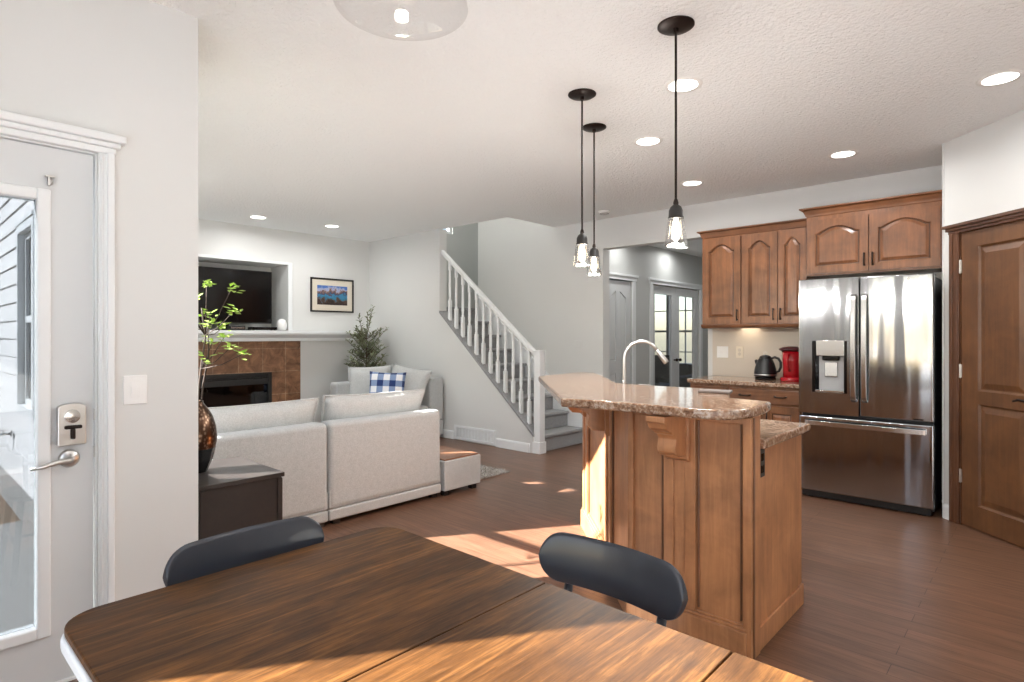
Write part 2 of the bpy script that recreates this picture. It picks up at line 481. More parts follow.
# ------------------------------------------------------------------ walls
DOOR = (-0.352, 0.586, 0.0, 2.036)
bm = BM(); holed(bm, 'Y', YW - 0.15, YS, XD - 0.14, XD, 0, CEIL, [(DOOR[0], DOOR[1], -1, DOOR[3])])
struct('wall_left', bm, 'wall')
W1 = (-4.06, -3.0, 0.72, 2.28)
W2 = (-6.60, -5.93, 0.72, 2.20)
W3 = (-5.53, -4.95, 0.72, 2.45)
bm = BM(); holed(bm, 'X', -7.6, XD - 0.14, 0.86, YS, -0.2, CEIL, [W1, W2, W3])
struct('wall_front', bm, 'wall')
NI = (2.26, 3.703, 1.385, 2.258)
FP = (2.49, 3.472, 0.10, 0.843)
bm = BM(); holed(bm, 'Y', 0.86, YT + 0.12, -7.95, XT, -0.2, CEIL, [NI, FP]); box(bm, -8.0, 0.86, -0.2, -7.95, YT + 0.12, CEIL)
struct('wall_fireplace', bm, 'wall')
# stair side wall: full height part and the sloped part under the balusters
def strz(x): return 0.233 + (-4.29 - x) * 0.885       # stringer line on the wall face
bm = BM()
prism(bm, [(XT - 0.02, 0), (-4.235, 0), (-4.235, strz(-4.235)), (-5.85, strz(-5.85)), (-5.85, CEIL), (XT - 0.02, CEIL)], YT, YT + 0.12, lambda u, v, w: (u, w, v))
struct('wall_stairs', bm, 'wall')
bm = BM(); holed(bm, 'X', -6.08, XR, YK, 6.03, 0, CEIL, [(-3.929, -2.622, -1, 2.36)])
box(bm, -6.08, YK, CEIL, -4.4, 6.03, 5.2)
struct('wall_back', bm, 'wall')
bm = BM(); box(bm, -7.6, 4.9, Z1, -4.4, 5.02, 5.2); box(bm, -4.68, 5.02, Z1, -4.4, YK, 5.2)
box(bm, -7.6, 5.10, 0, -7.3, 5.2, 5.2)
struct('wall_stairwell', bm, 'wall')
bm = BM(); holed(bm, 'Y', 5.2, 7.5, -7.42, -7.3, 0, 5.2, [(6.25, 6.49, 3.0, 3.9)]); box(bm, -7.3, 7.3, 0, -5.9, 7.42, 5.2); box(bm, -6.08, 6.03, 0, -5.96, 7.3, 5.2)
struct('wall_landing', bm, 'wall_back')
WX = (-1.81, 1.35)
HW = [(WX[0], -0.86, 0.35, 2.26), (-0.78, 0.42, 0.35, 2.26), (0.50, 1.35, 0.35, 2.26)]
bm = BM(); holed(bm, 'X', XD - 0.14, XR + 0.15, YW - 0.15, YW, 0, CEIL, HW)
struct('wall_dining', bm, 'wall')
bm = BM(); box(bm, XR, YW, 0, XR + 0.15, 6.03, CEIL)
struct('wall_right', bm, 'wall')
# pantry: short return and the diagonal wall with its door
PD = (4.675)
u_ = 1 / math.sqrt(2)
def dg(s, off, z):      # s metres along the diagonal from (-0.55,5.225), off towards the room
    return (-0.55 + s * u_ - off * u_, 5.225 - s * u_ - off * u_, z)
bm = BM(); box(bm, -0.565, 5.235, 0, -0.551, YK, CEIL)
PH = (0.135, 0.94, 2.04)
for s0, s1, z0, z1 in ((0.0, PH[0], 0, CEIL), (PH[0], PH[1], PH[2], CEIL), (PH[1], 2.6, 0, CEIL)):
    prism(bm, [(s0, z0), (s1, z0), (s1, z1), (s0, z1)], 0.0, -0.11, lambda u, v, w: dg(u, w, v))
bmesh.ops.remove_doubles(bm, verts=bm.verts, dist=0.0001)
struct('wall_pantry', bm, 'wall')
# hall and den
bm = BM(); holed(bm, 'Y', 6.03, 9.75, -4.24, -4.12, 0, 2.7, [(6.22, 6.87, -1, 2.05), (7.42, 8.94, -1, 2.05)])
box(bm, -4.24, 9.75, 0, -2.2, 9.85, 2.7); box(bm, -2.45, 6.03, 0, -2.3, 9.75, 2.7)
struct('wall_hall', bm, 'wall_back')
bm = BM(); box(bm, -7.6, 7.6, -0.12, -4.24, 10.5, 0)
struct('floor_den', bm, 'floor')
bm = BM(); holed(bm, 'X', -7.6, -4.1, 10.5, 10.62, 0, 2.7, [(-6.3, -4.75, 0.55, 2.2)]); box(bm, -7.7, 7.5, 0, -7.6, 10.5, 2.7); box(bm, -7.6, 7.48, 0, -4.24, 7.58, 2.7); box(bm, -4.24, 9.85, 0, -4.12, 10.5, 2.7)
box(bm, -7.6, 7.5, 2.7, -4.24, 10.6, 2.8)
struct('wall_den', bm, 'wall_back')

# ------------------------------------------------------------------ windows
def window(name, axis, a0, a1, z0, z1, c, t=0.05, rails=(), mulls=(), inner=None, fw=0.05):
    """frame in a wall hole; c = plane of the glass"""
    bm = BM()
    def bx(u0, v0, u1, v1, tt=t):
        if axis == 'X': box(bm, u0, c - tt / 2, v0, u1, c + tt / 2, v1)
        else: box(bm, c - tt / 2, u0, v0, c + tt / 2, u1, v1)
    bx(a0, z0, a0 + fw, z1); bx(a1 - fw, z0, a1, z1); bx(a0 + fw, z0, a1 - fw, z0 + fw); bx(a0 + fw, z1 - fw, a1 - fw, z1)
    for z, h in rails: bx(a0 + fw, z - h / 2, a1 - fw, z + h / 2, t * 0.9)
    for u, h in mulls: bx(u - h / 2, z0 + fw, u + h / 2, z1 - fw, t * 0.7)
    o = struct(name, bm, 'white', bevel=0.003)
    g = BM()
    if axis == 'X': box(g, a0 + fw, c - 0.003, z0 + fw, a1 - fw, c + 0.003, z1 - fw)
    else: box(g, c - 0.003, a0 + fw, z0 + fw, c + 0.003, a1 - fw, z1 - fw)
    link('window_pane', g, 'glass', o)
    return o
window('window_1', 'X', *W1, 0.90, rails=[(1.41, 0.06)])
window('window_2', 'X', *W2, 0.90, rails=[(1.46, 0.06)])
window('window_8', 'X', *W3, 0.90)
for k, h in enumerate(HW):
    window('window_%d' % (3 + k), 'X', *h, YW - 0.08, rails=[(1.45, 0.07)], fw=0.04)
window('window_6', 'X', -6.3, -4.75, 0.55, 2.2, 10.56, rails=[(1.4, 0.04), (1.0, 0.02), (1.8, 0.02)], mulls=[(-5.52, 0.06), (-5.9, 0.02), (-5.15, 0.02)])
window('window_7', 'Y', 6.25, 6.49, 3.0, 3.9, -7.36)

# ------------------------------------------------------------------ patio door in the left wall
def wall_door():
    X = XD
    t = BM()
    y0, y1, zt = -0.340, 0.574, 2.026
    gy0, gy1, gz0, gz1 = -0.183, 0.417, 0.218, 1.842
    holed(t, 'Y', y0, y1, X - 0.055, X - 0.012, 0.012, zt, [(gy0, gy1, gz0, gz1)])
    d = struct('door_1', t, 'door_white')
    f = BM()                      # raised frame around the glass
    fw = 0.042
    for (a0, a1, b0, b1) in ((gy0 - fw + 0.018, gy0 + 0.018, gz0 - fw + 0.018, gz1 + fw - 0.018), (gy1 - 0.018, gy1 + fw - 0.018, gz0 - fw + 0.018, gz1 + fw - 0.018), (gy0 + 0.018, gy1 - 0.018, gz0 - fw + 0.018, gz0 + 0.018), (gy0 + 0.018, gy1 - 0.018, gz1 - 0.018, gz1 + fw - 0.018)):
        box(f, X - 0.067, a0, b0, X + 0.003, a1, b1)
    link('door_lite_frame', f, 'white', d, bevel=0.006, seg=3)
    g = BM(); box(g, X - 0.038, gy0, gz0, X - 0.030, gy1, gz1)
    link('door_pane', g, 'doorglass', d)
    # handle: rose, lever
    h = BM(); c = (X - 0.012, 0.497, 0.850)
    rings(h, [[(c[0] + dx, c[1] + r * math.cos(a), c[2] + r * math.sin(a)) for a in [2 * PI * k / 28 for k in range(28)]] for dx, r in ((0, 0.034), (0.006, 0.034), (0.012, 0.026), (0.014, 0.012), (0.05, 0.011))])
    tube(h, [(X + 0.036, 0.497, 0.850), (X + 0.045, 0.485, 0.850), (X + 0.047, 0.45, 0.848), (X + 0.045, 0.41, 0.838), (X + 0.043, 0.375, 0.834)], [0.010, 0.010, 0.009, 0.008, 0.006], 12)
    link('door_handle', h, 'chrome', d, smooth=True)
    k = BM()
    pts = [(0.458 + 0.004, 0.90), (0.548 - 0.004, 0.90), (0.548, 0.905), (0.548, 1.045)] + [(0.503 + 0.045 * math.cos(a), 1.045 + 0.016 * math.sin(a)) for a in [PI * i / 8 for i in range(1, 8)]] + [(0.458, 1.045), (0.458, 0.905)]
    prism(k, pts, X - 0.012, X + 0.012, lambda u, v, w: (w, u, v))
    kp = link('deadbolt_plate', k, 'chrome', d, bevel=0.004)
    k = BM(); rings(k, [[(X + 0.012 + dx, 0.503 + r * math.cos(a), 1.012 + r * math.sin(a)) for a in [2 * PI * i / 24 for i in range(24)]] for dx, r in ((0, 0.026), (0.012, 0.024), (0.014, 0.010))])
    smooth_angle(link('keyhole_cover', k, 'steel_h', kp))
    k = BM(); box(k, X + 0.012, 0.478, 0.965, X + 0.03, 0.532, 0.978); box(k, X + 0.012, 0.497, 0.925, X + 0.026, 0.512, 0.965)
    link('thumb_turn', k, 'bronze', kp, bevel=0.004)
    k = BM(); box(k, X - 0.012, 0.424, 1.912, X + 0.006, 0.452, 1.918); box(k, X - 0.012, 0.432, 1.88, X + 0.004, 0.438, 1.912); tube(k, [(X + 0.002, 0.44, 1.905), (X + 0.012, 0.446, 1.895), (X + 0.004, 0.44, 1.884)], 0.003, 8)
    link('door_hook', k, 'chrome', d)
    for z in (0.865, 1.01):
        k = BM(); box(k, X - 0.03, 0.576, z - 0.022, X - 0.002, 0.581, z + 0.022); link('strike_plate', k, 'chrome', d)
    # casing
    cs = BM()
    def flute(y0, y1, z0, z1, sgn):
        box(cs, X, y0, z0, X + 0.012, y1, z1); w = (y1 - y0)
        box(cs, X, y0 + w * 0.12, z0, X + 0.018, y0 + w * 0.30, z1); box(cs, X, y0 + w * 0.50, z0, X + 0.024, y0 + w * 0.95, z1)
    flute(0.586, 0.642, 0, 2.045, 1); flute(-0.44, -0.352, 0, 2.045, 1)
    for a, b, dx, ext in ((2.036, 2.062, 0.020, 0.0), (2.062, 2.082, 0.030, 0.014), (2.082, 2.112, 0.046, 0.030)):
        box(cs, X, -0.44 - ext, a, X + dx, 0.645 + ext, b)
    c_ = struct('trim_1', cs, 'white', bevel=0.005, seg=3)
    j = BM(); box(j, X - 0.14, 0.579, 0, X, 0.588, 2.04); box(j, X - 0.14, -0.354, 0, X, -0.345, 2.04); box(j, X - 0.14, -0.354, 2.03, X, 0.588, 2.038); box(j, X - 0.16, -0.352, -0.02, X, 0.586, 0.010)
    struct('trim_2', j, 'white')
    b = BM()
    for y0, y1 in ((0.642, YS), (YW, -0.44)):
        prism(b, [(0, 0), (0.014, 0), (0.014, 0.085), (0.008, 0.10), (0, 0.105)], y0, y1, lambda u, v, w: (X + u, w, v))
    struct('baseboard_left', b, 'white')
wall_door()

def switch_plate(name, label, loc, rz, w=0.078, h=0.12, kind='rocker', mat='plate', n=1, cat='light switch'):
    """faces -Y locally"""
    t = thing(name, label, cat, loc, rz)
    b = BM(); box(b, -w / 2, -0.006, -h / 2, w / 2, 0, h / 2); link('wall_plate', b, mat, t, bevel=0.003)
    for k in range(n):
        cx = (k - (n - 1) / 2) * 0.046
        if kind == 'rocker':
            b = BM(); prism(b, [(-0.006, -0.033), (-0.012, 0.0), (-0.0075, 0.033), (-0.004, 0.033), (-0.004, -0.033)], cx - 0.0165, cx + 0.0165, lambda u, v, q: (q, u, v)); link('rocker', b, mat, t, bevel=0.001)
        elif kind == 'toggle':
            b = BM(); box(b, cx - 0.005, -0.016, -0.010, cx + 0.005, -0.005, 0.006); link('toggle', b, mat, t, bevel=0.001)
        else:
            for s in (-1, 1):
                b = BM(); lathe(b, [(0.0165, 0), (0.0165, 0.004), (0.012, 0.005)], (0, 0, 0), 20)
                bmesh.ops.rotate(b, verts=b.verts, cent=(0, 0, 0), matrix=Matrix.Rotation(PI / 2, 3, 'X')); bmesh.ops.translate(b, verts=b.verts, vec=(cx, -0.005, s * 0.02))
                link('socket', b, 'plate' if mat == 'plate' else 'backsplash', t)
    return t
switch_plate('light_switch', 'white rocker light switch on the wall beside the glazed door', (XD + 0.0005, 0.714, 1.098), PI / 2, w=0.085, h=0.118)

# ------------------------------------------------------------------ outside the door: siding, patio, fence
bm = BM()
y = 0.86
zz = 0.30
while zz < CEIL + 0.3:
    z1 = zz + 0.165
    segs = [(-7.95, XD - 0.14)]
    for h in (W1, W2, W3):
        ns = []
        for a, b in segs:
            if zz < h[3] + 0.06 and z1 > h[2] - 0.06 and a < h[0] and b > h[1]:
                ns += [(a, h[0] - 0.07), (h[1] + 0.07, b)]
            else: ns.append((a, b))
        segs = ns
    for a, b in segs:
        prism(bm, [(y, zz), (y - 0.022, zz), (y - 0.006, z1 + 0.004), (y, z1 + 0.004)], a, b, lambda u, v, w: (w, u, v))
    zz = z1
siding = struct('wall_siding', bm, 'siding')
bm = BM()
for h in (W1, W2, W3):
    for a0, a1, b0, b1 in ((h[0] - 0.07, h[0], h[2] - 0.07, h[3] + 0.07), (h[1], h[1] + 0.07, h[2] - 0.07, h[3] + 0.07), (h[0], h[1], h[2] - 0.07, h[2]), (h[0], h[1], h[3], h[3] + 0.07)):
        box(bm, a0, 0.825, b0, a1, 0.86, b1)
    box(bm, h[0] - 0.09, 0.815, h[3] + 0.07, h[1] + 0.09, 0.86, h[3] + 0.10)
struct('trim_3', bm, 'white')
bm = BM(); box(bm, -7.95, 0.835, 0.02, XD - 0.14, 0.86, 0.30)
struct('trim_4', bm, 'siding')
bm = BM(); box(bm, -7.95, 0.85, -0.6, XD - 0.14, 0.865, 0.02)
struct('wall_foundation', bm, 'foundation')
bm = BM(); box(bm, -6.2, -6.0, -0.35, XD - 0.14, 0.85, -0.20)
struct('floor_patio', bm, 'concrete')
bm = BM(); box(bm, -40, -40, -0.5, -6.2, 30, -0.30); struct('ground', bm, 'gravel')
bm = BM(); box(bm, -6.2, -40, -0.5, 40, -6.0, -0.30); box(bm, XD - 0.13, -6.0, -0.5, 40, YW - 0.16, -0.30)
struct('ground_bounce', bm, 'bounce_white')  # unseen white ground, added as a sun reflector for the rooms
bm = BM()
for k in range(46):
    yy = -8 + k * 0.245
    box(bm, -9.62, yy, -0.3, -9.58, yy + 0.23, 1.5 + 0.0)
box(bm, -9.58, -8, 0.0, -9.54, 3.3, 0.09); box(bm, -9.58, -8, 1.1, -9.54, 3.3, 1.19)
tag(link('garden_fence', bm, 'fence'), 'dark weathered board fence at the end of the patio', 'fence')
# outdoor tap on the siding
t = thing('outdoor_tap', 'small metal outdoor tap on the white siding', 'tap', (-7.0, 0.838, 0.42))
b = BM(); lathe(b, [(0.03, 0), (0.03, 0.01), (0.012, 0.014)], n=16); bmesh.ops.rotate(b, verts=b.verts, cent=(0, 0, 0), matrix=Matrix.Rotation(PI / 2, 3, 'X')); link('flange', b, 'chrome', t)
b = BM(); tube(b, [(0, 0, 0), (0, -0.06, 0), (0, -0.10, -0.01), (0, -0.12, -0.05)], 0.012, 10); link('spout', b, 'chrome', t, smooth=True)
b = BM(); lathe(b, [(0.006, 0), (0.006, 0.03), (0.028, 0.032), (0.028, 0.04)], (0, -0.06, 0.0), 14); link('valve_wheel', b, 'steel_h', t)

# bare winter tree beyond the fence
def limb(bm, p, d, L, r, depth):
    q = p + d * L
    mid = (p + q) / 2 + Vector((random.uniform(-.04, .04), random.uniform(-.04, .04), 0)) * L
    tube(bm, [p, mid, q], [r, r * 0.85, r * 0.65], 6)
    if depth == 0: return
    for k in range(3):
        dd = (d + Vector((random.uniform(-.7, .7), random.uniform(-.7, .7), random.uniform(-.1, .45)))).normalized()
        limb(bm, q, dd, L * random.uniform(0.6, 0.8), r * 0.6, depth - 1)
bm = BM(); limb(bm, Vector((-13.2, 1.2, -0.3)), Vector((0, 0, 1)), 2.0, 0.14, 5)
tag(link('bare_tree', bm, 'bark'), 'leafless dark winter tree beyond the fence', 'tree')

# ------------------------------------------------------------------ trim, mantel, fireplace wall
bm = BM()
f = 0.056
for a0, a1, b0, b1 in ((NI[0] - f, NI[0], NI[2], NI[3] + f * 0.6), (NI[1], NI[1] + f, NI[2], NI[3] + f * 0.6), (NI[0], NI[1], NI[3], NI[3] + f * 0.6)):
    box(bm, XT, a0, b0, XT + 0.014, a1, b1)
struct('trim_5', bm, 'white', bevel=0.003)
bm = BM()
prof = [(0, 1.245), (0.09, 1.245), (0.10, 1.262), (0.10, 1.285), (0.17, 1.325), (0.19, 1.328), (0.19, 1.338), (0.225, 1.342), (0.225, 1.380), (0, 1.380)]
prism(bm, prof, YS + 0.004, YT - 0.004, lambda u, v, w: (XT + u, w, v))
o = link('mantel_shelf', bm, 'white', bevel=0.002); tag(o, 'long white mantel shelf with crown molding above the brown tiles', 'mantel shelf')
bm = BM(); holed(bm, 'Y', 2.087, 3.873, XT, XT + 0.012, 0, 1.2445, [FP])
struct('trim_9', bm, 'tile')
t = thing('gas_fireplace', 'black gas fireplace insert with dark glass set in brown tiles', 'fireplace', (XT + 0.012, 2.981, 0))
h = (FP[1] - FP[0]) / 2
b = BM(); holed(b, 'Y', -h, h, -0.02, 0.016, FP[2], FP[3], [(-h + 0.045, h - 0.045, FP[2] + 0.05, FP[3] - 0.045)])
link('front_frame', b, 'black', t, bevel=0.003)
b = BM(); box(b, 0.0, -h + 0.045, FP[3] - 0.15, 0.012, h - 0.045, FP[3] - 0.075); box(b, 0.0, -h + 0.045, FP[3] - 0.07, 0.010, h - 0.045, FP[3] - 0.05)
link('louver', b, 'black', t, bevel=0.003)
b = BM(); box(b, -0.014, -h + 0.045, FP[2] + 0.05, -0.008, h - 0.045, FP[3] - 0.05); link('glass_pane', b, 'fireglass', t)
b = BM()
box(b, -0.42, -h + 0.03, FP[2] + 0.01, -0.41, h - 0.03, FP[3] - 0.02); box(b, -0.41, -h + 0.03, FP[2] + 0.01, -0.02, -h + 0.04, FP[3] - 0.02); box(b, -0.41, h - 0.04, FP[2] + 0.01, -0.02, h - 0.03, FP[3] - 0.02)
box(b, -0.41, -h + 0.04, FP[2] + 0.01, -0.02, h - 0.04, FP[2] + 0.03); box(b, -0.41, -h + 0.04, FP[3] - 0.03, -0.02, h - 0.04, FP[3] - 0.02)
link('firebox', b, 'firebox', t)
for p, q, r in (((-0.22, -0.3, 0.19), (-0.2, 0.28, 0.2), 0.05), ((-0.12, -0.24, 0.19), (-0.28, 0.12, 0.27), 0.04), ((-0.12, 0.25, 0.19), (-0.26, -0.1, 0.30), 0.04)):
    b = BM(); tube(b, [p, tuple((a + c) / 2 for a, c in zip(p, q)), q], [r, r * 1.08, r * 0.9], 9); link('ceramic_log', b, 'log', t, smooth=True)

# television, stand things
t = thing('television', 'black flat television standing in the wall niche above the mantel', 'television', (-7.62, 2.944, 1.385))
b = BM(); box(b, -0.03, -0.61, 0.09, 0.02, 0.61, 0.778); link('tv_case', b, 'black', t, bevel=0.006)
b = BM(); box(b, 0.0202, -0.597, 0.105, 0.0215, 0.597, 0.765); link('tv_screen', b, 'screen', t)
b = BM(); box(b, -0.02, -0.06, 0.012, 0.01, 0.06, 0.1); prism(b, [(-0.11, -0.28), (0.09, -0.28), (0.11, -0.2), (0.11, 0.2), (0.09, 0.28), (-0.11, 0.28)], 0.0, 0.012); link('tv_stand', b, 'black_gloss', t, bevel=0.003)
t = thing('media_box', 'flat black media box on the niche shelf under the television', 'media box', (-7.43, 3.35, 1.3855))
b = BM(); box(b, -0.07, -0.16, 0.004, 0.07, 0.16, 0.042); link('case', b, 'black_gloss', t, bevel=0.003)
for x, y in ((-0.06, -0.15), (0.04, -0.15), (-0.06, 0.13), (0.04, 0.13)): b = BM(); box(b, x, y, 0, x + 0.02, y + 0.02, 0.004); link('foot', b, 'black', t)
t = thing('game_box', 'small silver and black box with cables beside the media box', 'media box', (-7.43, 3.02, 1.3855))
b = BM(); box(b, -0.06, -0.09, 0.0, 0.06, 0.09, 0.055); link('case', b, 'black', t, bevel=0.004)
b = BM(); box(b, 0.0605, -0.085, 0.02, 0.062, 0.085, 0.035); link('front_strip', b, 'steel_h', t)
t = thing('smart_speaker', 'round white fabric speaker on the shelf right of the television', 'speaker', (-7.44, 3.61, 1.3855))
b = BM(); lathe(b, [(0.035, 0), (0.055, 0.01), (0.066, 0.05), (0.064, 0.09), (0.05, 0.13), (0.025, 0.15), (0.002, 0.154)], n=28); link('speaker_body', b, 'plate', t, smooth=True)
b = BM(); lathe(b, [(0.036, -0.0), (0.036, 0.004)], n=24); link('base_ring', b, 'fridge_side', t)

# framed print
t = thing('framed_picture', 'black framed mountain lake print with cream mat above the mantel', 'picture', (XT, 4.354, 1.884))
wy, wz = 0.336, 0.2375
b = BM(); holed(b, 'Y', -wy, wy, 0.0, 0.024, -wz, wz, [(-wy + 0.022, wy - 0.022, -wz + 0.022, wz - 0.022)]); link('picture_frame', b, 'black', t, bevel=0.003)
b = BM(); box(b, 0.002, -wy + 0.022, -wz + 0.022, 0.010, wy - 0.022, wz - 0.022); link('mat_board', b, 'mat_board', t)
b = BM(); box(b, 0.0101, -0.235, -0.135, 0.0115, 0.235, 0.135); link('print', b, 'art', t)

# baseboards
def bb_prof(): return [(0, 0), (0.014, 0), (0.014, 0.085), (0.008, 0.10), (0, 0.105)]
bm = BM()
prism(bm, bb_prof(), XT, -5.56, lambda u, v, w: (w, YT - u, v)); prism(bm, bb_prof(), -4.815, -4.29, lambda u, v, w: (w, YT - u, v))
struct('baseboard_stairs', bm, 'white')
bm = BM(); prism(bm, bb_prof(), 3.88, YT - 0.014, lambda u, v, w: (XT + u, w, v)); prism(bm, bb_prof(), YS, 2.08, lambda u, v, w: (XT + u, w, v)); struct('baseboard_fireplace', bm, 'white')
bm = BM(); prism(bm, bb_prof(), -4.15, -3.929, lambda u, v, w: (w, YK - u, v)); prism(bm, bb_prof(), -2.622, -2.57, lambda u, v, w: (w, YK - u, v)); struct('baseboard_back', bm, 'white')
bm = BM(); prism(bm, bb_prof(), 0.0, 0.058, lambda u, v, w: dg(w, u, v)); struct('baseboard_pantry', bm, 'white')
bm = BM(); prism(bm, bb_prof(), XT, XD - 0.01, lambda u, v, w: (w, YS + u, v)); struct('baseboard_front', bm, 'white')
t = thing('return_air_vent', 'white louvred vent grille low on the stair side wall', 'vent', (-5.185, YT, 0.012))
b = BM(); holed(b, 'X', -0.365, 0.365, -0.012, 0, 0.0, 0.175, [(-0.335, 0.335, 0.03, 0.145)]); link('vent_frame', b, 'white', t, bevel=0.002)
b = BM()
for k in range(8): zc = 0.036 + k * 0.0145; prism(b, [(-0.002, zc), (-0.009, zc - 0.006), (-0.009, zc - 0.0045), (-0.002, zc + 0.0015)], -0.335, 0.335, lambda u, v, w: (w, u, v))
for k in range(1, 12): x = -0.335 + k * 0.67 / 12; box(b, x - 0.002, -0.008, 0.03, x + 0.002, -0.001, 0.145)
link('louver', b, 'white', t)

# ------------------------------------------------------------------ staircase
t = thing('staircase', 'grey carpeted staircase with white spindle railing and square newel post', 'staircase', (-4.2, 5.45, 0))
ox, oy = 4.2, -5.45
for k in range(9):
    x0 = -k * 0.235
    z = (k + 1) * 0.19
    b = BM()
    depth = 0.24 if k < 8 else 0.26
    xe = x0 - depth
    pts = [(x0, z - 0.19 if k else 0.0), (x0, z - 0.04), (x0 + 0.028, z - 0.03), (x0 + 0.028, z - 0.006), (x0 + 0.02, z), (xe, z), (xe, z - 0.19 if k else 0.0)]
    prism(b, pts, 5.09 + oy + 0.003, YK + oy - 0.03, lambda u, v, w: (u, w, v))
    link('carpeted_step', b, 'carpet', t, bevel=0.007, seg=3)
b = BM(); box(b, -3.09, 5.2 + oy, 1.60, -2.14, 7.29 + oy, 1.70); link('landing', b, 'carpet', t)
b = BM()      # wall side skirt board
prism(b, [(0.02, 0.0), (0.02, 0.33), (-1.87, 1.90), (-1.87, 1.45), (-0.1, 0.0)], YK + oy - 0.03, YK + oy - 0.004, lambda u, v, w: (u, w, v)); link('skirt_board', b, 'white', t)
b = BM()      # cap on the sloped wall
cz = lambda x: strz(x - ox)
prism(b, [(-0.035, cz(-0.035)), (-0.035, cz(-0.035) + 0.03), (-1.65, cz(-1.65) + 0.03), (-1.65, cz(-1.65))], YT - 0.012 + oy, YT + 0.132 + oy, lambda u, v, w: (u, w, v)); link('stringer_cap', b, 'carpet', t, bevel=0.003)
ra, rb = 1.125, 2.415
rz_ = lambda x: ra + (-4.24 - (x - ox)) * (rb - ra) / 1.58
b = BM()
prism(b, [(-0.04, rz_(-0.04) - 0.058), (-0.04, rz_(-0.04)), (-1.66, rz_(-1.66)), (-1.66, rz_(-1.66) - 0.058)], YT + 0.028 + oy, YT + 0.092 + oy, lambda u, v, w: (u, w, v)); link('handrail', b, 'white', t, bevel=0.012, seg=3)
b = BM(); box(b, -0.045, YT + 0.01 + oy, 0, 0.045, YT + 0.10 + oy, 1.135); box(b, -0.052, YT + 0.003 + oy, 1.135, 0.052, YT + 0.107 + oy, 1.15); box(b, -0.056, YT - 0.001 + oy, 0, 0.056, YT + 0.111 + oy, 0.13)
link('newel_post', b, 'white', t, bevel=0.004)
for k in range(12):
    xk = -4.355 - k * 0.1236 + ox
    z0, z1 = cz(xk) + 0.02, rz_(xk) - 0.045
    b = BM(); yc = YT + 0.06 + oy
    def sq(r, z): return [(xk + sx * r, yc + sy * r, z) for sx, sy in ((-1, -1), (1, -1), (1, 1), (-1, 1))]
    rings(b, [sq(0.019, z0), sq(0.019, z0 + 0.26)])
    H_ = z1 - z0
    lathe(b, [(0.016, z0 + 0.26), (0.0185, z0 + 0.275), (0.013, z0 + 0.29), (0.0185, z0 + 0.34), (0.0185, z0 + 0.42), (0.0145, z1 - 0.14), (0.0145, z1 - 0.12)], (xk, yc, 0), 10)
    rings(b, [sq(0.0155, z1 - 0.12), sq(0.0155, z1)])
    link('baluster', b, 'white', t)

# ------------------------------------------------------------------ cabinet doors
def arch_pts(x0, x1, z0, zs, rise, sh, n=14):
    p = [(x0, z0), (x1, z0), (x1, zs)]
    for k in range(n + 1):
        s = k / n; x = (x1 - sh) + (x0 + sh - x1 + sh) * s
        p.append((x, zs + rise * math.sin(PI * s) ** 0.95))
    p.append((x0, zs))
    return p

def panel_door(parent, name, x0, z0, w, h, y, mat, arch=0.0, st=0.062, rt=0.062, handle=None, t=0.02, hl=None, hand_mat='bronze'):
    """front at y (facing -Y), raised panel; arch>0 gives the cathedral top"""
    x1, z1 = x0 + w, z0 + h
    px0, px1, pz0 = x0 + st, x1 - st, z0 + rt
    zs = z1 - rt - arch
    b = BM()
    # stiles, bottom rail
    box(b, x0, y, z0, px0, y + t, z1); box(b, px1, y, z0, x1, y + t, z1); box(b, px0, y, z0, px1, y + t, pz0)
    sh = w * 0.05 if arch else 0
    top = arch_pts(px0, px1, pz0, zs, arch, sh) if arch else [(px0, pz0), (px1, pz0), (px1, zs), (px0, zs)]
    # top rail: arch underside
    edge = top[2:]
    poly = [(px1, z1)] + edge + [(px0, z1)]
    prism(b, poly, y, y + t, lambda u, v, q: (u, q, v))
    # recessed field and raised panel
    def inset(i):
        if arch: return arch_pts(px0 + i, px1 - i, pz0 + i, zs - i * 0.9, arch, sh)
        return [(px0 + i, pz0 + i), (px1 - i, pz0 + i), (px1 - i, zs - i), (px0 + i, zs - i)]
    lp = []
    for i, dy in ((0.0, 0.004), (0.008, 0.013), (0.014, 0.013), (0.034, 0.003), (0.036, 0.003)):
        lp.append([(u, y + dy, v) for u, v in inset(i)])
    rings(b, lp, cap0=False, cap1=True)
    box(b, px0, y + t * 0.85, pz0, px1, y + t, z1 - 0.01)
    d = link(name, b, mat, parent)
    # glazed dark line around the panel
    g = BM()
    lp = [[(u, y + 0.0035, v) for u, v in inset(-0.001)], [(u, y + 0.0125, v) for u, v in inset(0.0075)], [(u, y + 0.0122, v) for u, v in inset(0.013)]]
    rings(g, lp, cap0=False, cap1=False)
    link('panel_groove', g, 'cab_dark', d)
    if handle:
        hx, hz, vert = handle
        L = hl or 0.108
        hb = BM()
        if vert:
            tube(hb, [(hx, y, hz - L / 2 + 0.01), (hx, y - 0.022, hz - L / 2 + 0.008), (hx, y - 0.026, hz - L / 2), (hx, y - 0.03, hz), (hx, y - 0.026, hz + L / 2), (hx, y - 0.022, hz + L / 2 - 0.008), (hx, y, hz + L / 2 - 0.01)], 0.006, 8)
        else:
            tube(hb, [(hx - L / 2 + 0.01, y, hz), (hx - L / 2 + 0.008, y - 0.022, hz), (hx - L / 2, y - 0.026, hz - 0.004), (hx, y - 0.03, hz - 0.006), (hx + L / 2, y - 0.026, hz - 0.004), (hx + L / 2 - 0.008, y - 0.022, hz), (hx + L / 2 - 0.01, y, hz)], 0.006, 8)
        link('pull_handle', hb, hand_mat, d, smooth=True)
    return d

